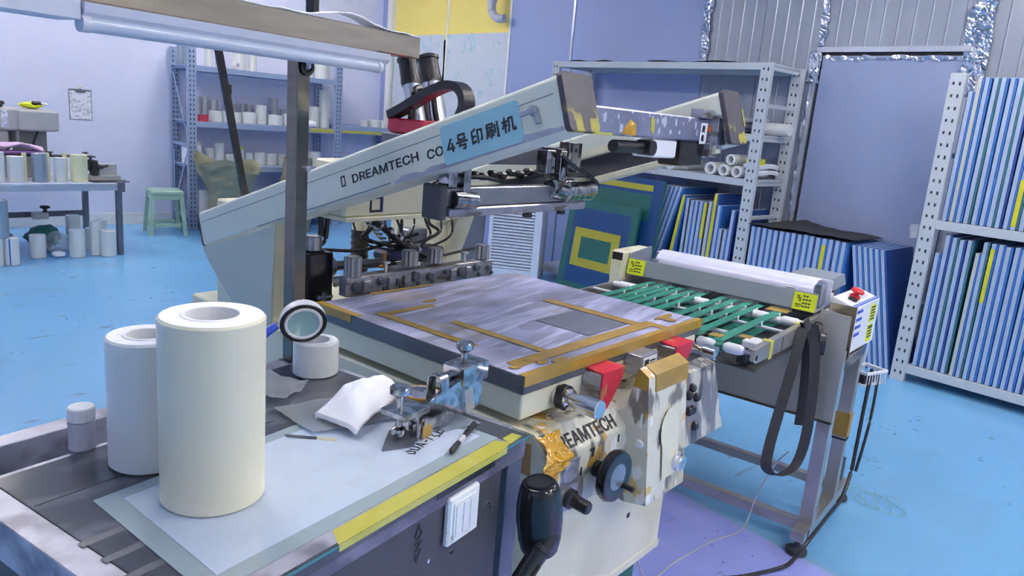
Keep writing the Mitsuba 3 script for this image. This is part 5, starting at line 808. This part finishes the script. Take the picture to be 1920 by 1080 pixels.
# ---------------------------------------------------------------- take-off conveyor beside the machine
CF = MF.sub(2.715, (.890, -.190, 0)); cur[0] = CF      # x along the belts, y across them
Q = thing('belt_conveyor', 'take-off conveyor with green belts on a steel stand, right of the print table', 'conveyor')
WY_, XE, CZ = .80, 1.16, .87
for ya, yb in ((0, .012), (WY_ - .012, WY_)):
    xs = .06 if ya > 0 else 0
    part(Q, 'side_plate', [prism([(xs + .02, CZ - .044), (xs, CZ - .03), (xs + .005, CZ), (XE, CZ), (XE, CZ - .10), (.85, CZ - .085), (.40, CZ - .055)], yb - ya, 'xz', ya)], 'steel_stand', label='steel side plate')
part(Q, 'side_flange', bx(.006, XE, 0, .022, CZ, CZ + .004), 'steel_stand'); part(Q, 'plate_hole', rod((.025, -.0015, CZ - .025), (.025, -.0001, CZ - .025), .009, 16), 'ink')
for x in (.27, .50, .74, .90): part(Q, 'joint', bx(x, x + .004, -.0012, -.0001, CZ - .06, CZ - .004, 0), 'ink')
for x in (.14, .47): part(Q, 'yellow_tape', [bx(x, x + .03, -.0022, -.0002, CZ - .055, CZ + .0045, 0), bx(x, x + .03, -.0022, .03, CZ + .0042, CZ + .0052, 0)], 'tape_olive', label='yellow tape round the side plate')
belts = [.669, .619, .580, .538, .486, .438, .354, .307, .252, .208, .122]
for i, y in enumerate(belts):
    xa = .012 if i == 10 else .075; w = .036 if i == 10 else .031
    part(Q, 'belt', strap([(.64, y, .8775), (.45, y, .8775), (.2, y, .8775), (xa + .02, y, .8775), (xa - .002, y, .871), (xa - .011, y, .860), (xa - .002, y, .848), (xa + .02, y, .842), (.3, y, .842), (.6, y, .842)], w, (0, 1, 0), .0022), 'green_belt', label='green transport belt', smooth=40)
part(Q, 'nose_axle', rod((.012, .002, .860), (.012, .185, .860), .007, 14), 'chrome'); part(Q, 'nose_axle', rod((.075, .19, .860), (.075, WY_ - .012, .860), .008, 14), 'chrome')
part(Q, 'nose_arm', bx(.005, .09, .186, .192, .84, .872), 'steel')
for x, y, r in ((.012, .070, .017), (.012, .158, .015), (.075, .28, .014), (.075, .40, .014), (.075, .56, .014)): part(Q, 'nose_wheel', lathe([(0, -.032), (.011, -.032), (r, -.02), (r, .02), (.011, .032), (0, .032)], 20, (x, y, .860), (0, 1, 0)), 'roller', label='white plastic roller')
for x, z, r in ((.355, .864, .006), (.52, .862, .013), (.20, .855, .008), (.58, .856, .010)): part(Q, 'cross_rod', rod((x, .012, z), (x, WY_ - .012, z), r, 12), 'roller', label='pale cross rod')
for x in (.355, .545):
    for y in belts: part(Q, 'belt_guide', bx(x - .006, x + .006, y - .0205, y - .0165, .868, .883, .001), 'white_plastic', label='small white belt guide')
for y in (.400, .165, .055): part(Q, 'idler', rod((.52, y - .03, .866), (.52, y + .03, .866), .017, 18, c=.004), 'roller')
part(Q, 'under_tray', bx(.08, XE, .014, WY_ - .014, .782, .787), 'bench_front')
for y in (.05, .30, .52, .70): part(Q, 'inner_beam', bx(.08, XE, y, y + .03, .80, .828), 'black')
part(Q, 'amber_tape', bx(.03, .075, .125, .165, .879, .8805, 0), 'amber'); part(Q, 'amber_tape', bx(.12, .16, .06, .10, .873, .8745, 0), 'amber')
part(Q, 'clip_block', bx(.09, .15, .02, .075, .850, .874, .004), 'white_plastic')
# end cover with the white paper roll
part(Q, 'end_cover', [prism([(.650, .890), (.664, .957), (.672, .957), (.665, .890)], WY_ - .0, 'xz', .010), bx(.66, .86, .012, WY_, .884, .892)], 'cover', label='grey end cover'); part(Q, 'cover_back', prism([(.845, .892), (.852, .985), (.862, .985), (.858, .892)], WY_ - .06, 'xz', .012), 'cover_lit'); part(Q, 'cover_end', prism([(.652, .892), (.668, .975), (.86, .99), (.86, .892)], .008, 'xz', WY_ + .002), 'cover')
part(Q, 'paper_roll', rod((.755, .045, .948), (.755, WY_ - .09, .948), .042, 28, c=.003), 'cover_lit', label='white paper roll under the cover'); part(Q, 'paper_flap', bx(.76, .85, .05, WY_ - .07, .985, .988), 'cover_lit')
part(Q, 'left_housing', bx(.62, .86, WY_ + .012, WY_ + .075, .74, .985, .008), 'cream', label='cream side housing'); part(Q, 'housing_vent', bx(.618, .63, WY_ + .018, WY_ + .068, .945, .978), 'black')
for ya, yb in ((WY_ - .075, WY_ + .005), (.010, .095)):
    SF = CF.sub(0, (.6482, 0, .893), ry=11.5); k = part(Q, 'warning_sticker', bx(-.0008, 0, ya, yb, -.004, .062, 0), 'sticker', label='yellow warning sticker with black print', fr=SF, smooth=False)
    q0 = yb - .008   # its print reads from +y to -y
    def fl(y0, y1, z0, z1): return bx(-.0016, -.0008, y0, y1, z0, z1, 0)
    lines = [fl(q0 - .022, q0 - .004, .040, .043), fl(q0 - .014, q0 - .012, .026, .052), fl(q0 - .020, q0 - .016, .028, .038), fl(q0 - .010, q0 - .005, .046, .052), fl(q0 - .024, q0 - .002, .014, .018), fl(q0 - .022, q0 - .004, .007, .010)]
    for zz in (.047, .034, .020, .008): lines += [fl(q0 - .034 - .011 * j, q0 - .026 - .011 * j, zz, zz + .006) for j in range(3 if zz < .04 else 2)]
    k2 = uniq(k + '__print'); scene[k2] = shape(lines, 'ink', False, fr=SF); labels[k2] = {'kind': 'stuff'}
for p0, p1 in (((.668, WY_ - .10, .965), (.668, WY_ - .13, .965)), ((.668, .13, .965), (.668, .10, .965))): part(Q, 'cover_screw', rod(p0, p1, .006), 'chrome')
part(Q, 'roll_bearing', bx(.72, .79, .014, .04, .90, .985), 'chrome'); part(Q, 'amber_strip', bx(.58, .645, .09, .17, .8790, .8805, 0), 'amber')
# drive end, control box
part(Q, 'drive_block', bx(.88, 1.02, .014, .16, .83, .885, .004), 'alu', label='drive end'); part(Q, 'pulley', rod((.92, .02, .905), (.92, .12, .905), .022, 16), 'roller'); part(Q, 'motor_cover', hull([(x, y, z) for x, y, z in ((.90, .03, .93), (.90, .22, .93), (1.16, .03, .93), (1.16, .22, .93), (.94, .04, .975), (.94, .20, .975), (1.15, .04, .975), (1.15, .20, .975))]), 'cover', label='grey motor cover'); part(Q, 'cover_post', bx(1.05, 1.14, .05, .2, .785, .93), 'steel_dark')
part(Q, 'side_cover', prism([(.72, .78), (1.10, .80), (1.02, .60), (.80, .56)], .010, 'xz', -.036), 'steel', label='steel cover at the drive end')
KB = CF.sub(-3, (.73, -.115, .725)); cur[0] = KB
kb = part(Q, 'control_box', hull([(x, y, z) for x in (.0, .31) for y, z in ((.09, .02), (-.0, .02), (.09, .222), (-.0, .195))]), 'white_plastic', label='white control box with blue stripes')
TB = basis((.155, .045, .2085), (1, 0, 0), (0, 1, .30))
sub(kb, 'blue_stripe', [place(bx(-.152, .152, -.043, -.037, .001, .0022, 0), TB), place(bx(-.152, .152, -.033, -.030, .001, .0022, 0), TB)] + [bx(.02, .09, -.0015, -.0005, z, z + .012, 0) for z in (.17, .14, .11, .08)], 'blue_line', 'blue stripes', False); sub(kb, 'emergency_stop', [place(lathe([(0, 0), (.020, 0), (.020, .008), (.011, .010), (.011, .018), (.024, .022), (.025, .030), (.020, .035), (0, .036)], 26), TB @ trimesh.transformations.translation_matrix([-.02, .005, .001]))], 'red_clean', 'red emergency stop button'); sub(kb, 'switch', [place(bx(-.085, -.06, -.02, .012, .001, .012), TB)], 'black'); sub(kb, 'display_plate', [place(bx(.03, .10, -.015, .03, .0005, .003), TB)], 'grey_plastic')
sub(kb, 'steel_side', bx(-.004, -.0005, -.004, .094, -.02, .20), 'steel_warm', 'steel side plate'); sub(kb, 'warning_sticker', bx(.20, .27, -.0015, -.0002, .11, .18, 0), 'sticker', 'yellow warning sticker', False); sub(kb, 'warning_sticker', bx(.20, .27, -.0015, -.0002, .03, .10, 0), 'sticker', 'yellow warning sticker', False); sub(kb, 'sticker_print', [bx(.207, .263, -.0025, -.0016, z, z + .005, 0) for z in (.168, .156, .144, .132, .120, .090, .083, .071, .059, .047)], 'ink', None, False)
cur[0] = CF
# stand
part(Q, 'stand_panel', prism([(-.134, .515), (.92, .515), (.92, .778), (-.02, .778), (-.03, .925), (-.134, .915)], .005, 'yz', .579), 'steel_panel', label='large stainless steel panel'); part(Q, 'panel_lip', bx(.572, .584, -.134, .92, .508, .5149), 'steel')
for y in (-.130, .87):
    part(Q, 'leg', bx(.585, .632, y, y + .05, .055, .78), 'steel_stand', label='square steel leg'); part(Q, 'leg', bx(.90, .942, y, y + .05, .055, .70), 'steel_stand', label='square steel leg'); part(Q, 'foot_rail', bx(.50, 1.14, y, y + .05, .055, .095), 'steel_stand', label='steel foot rail'); part(Q, 'top_rail', bx(.632, .942, y, y + .05, .70, .74), 'steel')
    for x in (.523, 1.113): part(Q, 'levelling_foot', lathe([(0, 0), (.036, 0), (.040, .006), (.038, .018), (.022, .026), (.010, .030), (.010, .054), (0, .054)], 24, (x, y + .025, 0)), 'rubber', label='black levelling foot')
part(Q, 'support_bracket', bx(.60, .94, -.08, .02, .742, .778), 'steel_dark')
part(Q, 'tie_rail', bx(.59, .63, -.08, .87, .056, .096), 'steel_stand', label='steel tie rail'); part(Q, 'tie_rail', bx(.903, .94, -.08, .87, .12, .155), 'steel_stand', label='steel tie rail'); part(Q, 'yellow_tape', bx(.895, .947, -.134, -.077, .36, .46, .001), 'amber', label='yellow tape round the leg'); part(Q, 'leg_band', bx(.898, .944, -.133, -.078, .345, .352, 0), 'black'); part(Q, 'leg_rod', rod((1.10, -.105, .09), (1.10, -.105, .20), .008), 'steel_dark')
part(Q, 'mark_tape', bx(.545, .56, -.1312, -.1303, .058, .092, 0), 'black')
t = thing('wire_basket', 'small white plastic basket hanging below the conveyor control box', 'basket')
BK = CF.sub(-22, (1.03, -.10, 0)); cur[0] = BK
part(t, 'rim', [bx(0, .14, -.05, -.04, .60, .612), bx(0, .14, .05, .06, .60, .612), bx(0, .01, -.04, .05, .60, .612), bx(.13, .14, -.04, .05, .60, .612)], 'white_plastic'); part(t, 'floor_tray', bx(.01, .13, -.04, .05, .55, .555), 'white_plastic')
for x in np.arange(.005, .135, .018):
    for y in (-.048, .054): part(t, 'bar', bx(x, x + .004, y, y + .004, .552, .60), 'white_plastic')
for x in (.02, .12): part(t, 'hanger', rod((x, .052, .61), (x, .05, .719), .004), 'white_plastic')
for x in (.02, .06): solo('black_clip', 'black clip lying in the white basket, ' + ('left one' if x < .05 else 'right one'), 'clip', [bx(x, x + .03, -.03, .02, .556, .59, .004)], 'black')
cur[0] = CF
t = thing('black_strap', 'black webbing strap tied to the conveyor side and hanging in a long loop', 'strap'); SY = -.016
part(t, 'loop', strap([(.43, SY + .002, .875), (.40, SY - .004, .83), (.34, SY - .008, .72), (.27, SY - .008, .58), (.225, SY - .010, .48), (.225, SY - .014, .42), (.30, SY - .035, .375), (.40, SY - .06, .385), (.44, SY - .07, .48), (.455, SY - .062, .66), (.47, SY - .04, .80), (.465, SY - .012, .87)], .036, (.50, -.86, .02), .003), 'black_cloth', smooth=40)
part(t, 'tail', strap([(.475, SY - .006, .885), (.49, SY - .020, .83), (.50, SY - .03, .72), (.51, SY - .036, .60), (.51, SY - .038, .50)], .062, (.45, -.88, .03), .003), 'black_cloth'); part(t, 'knot', hull([(.46 + a * .026, SY - .006 + b * .014, .88 + c * .03) for a, b, c in ((1, 0, 0), (-1, 0, 0), (0, 1, 0), (0, -1, 0), (0, 0, 1), (0, 0, -1), (.7, .7, .6), (-.7, -.7, -.6), (.7, -.7, -.6), (-.6, .7, .7))]), 'black_cloth')
t = thing('black_tape_roll', 'black tape roll hanging on a wire from the conveyor side, right of the strap', 'tape'); part(t, 'tape_body', place(ring(.024, .040, -.012, .012, 30), basis((.525, -.062, .81), (.9, .3, 0), (0, 0, 1))), 'black'); part(t, 'wire', cable([(.525, -.062, .845), (.545, -.05, .875), (.562, -.02, .872), (.556, -.03, .84), (.54, -.05, .815)], .0028), 'black'); part(t, 'clip', rod((.70, -.012, .878), (.74, -.012, .888), .008, 12), 'white_plastic')
solo('power_cable', 'black power cable running from the conveyor leg along the floor to the machine', 'cable', cable([(1.06, -.15, .62), (1.02, -.155, .48), (.99, -.16, .33), (.95, -.165, .20), (.86, -.165, .12), (.70, -.16, .108), (.48, -.155, .10), (.40, -.13, .04), (.36, -.10, .010), (.20, -.01, .008), (.08, .09, .008), (.01, .12, .008), (-.05, .12, .009), (-.11, .10, .03), (-.17, .15, .10)], .0075, 8), 'black')
solo('control_cable', 'second black cable from the basket down the rear leg of the conveyor', 'cable', cable([(1.13, -.165, .59), (1.09, -.175, .52), (1.03, -.185, .42), (.98, -.185, .30), (.96, -.18, .21)], .006), 'black')
solo('clear_hose', 'thin pale air hose trailing over the floor between machine and conveyor', 'hose', cable([(-.16, .25, .20), (-.08, .21, .03), (.12, .20, .006), (.35, .16, .006), (.50, .10, .02), (.55, .08, .14), (.42, .0, .35), (.36, -.06, .45)], .003), 'clear_tube')
for i in range(4): solo('green_wire', 'thin greenish wire curling on the floor by the conveyor foot, ' + ['nearest the foot', 'second from the foot', 'third from the foot', 'farthest from the foot'][i], 'wire', cable([(1.20 + .08 * math.cos(a * 2.1 + i), -.17 - .05 * i + .05 * math.sin(a * 3 + i), .004 + .01 * (1 + math.sin(a * 4 + i))) for a in np.linspace(0, 3, 9)], .0012, 5), 'stool', 'thin wires on the floor by the conveyor foot')
cur[0] = W
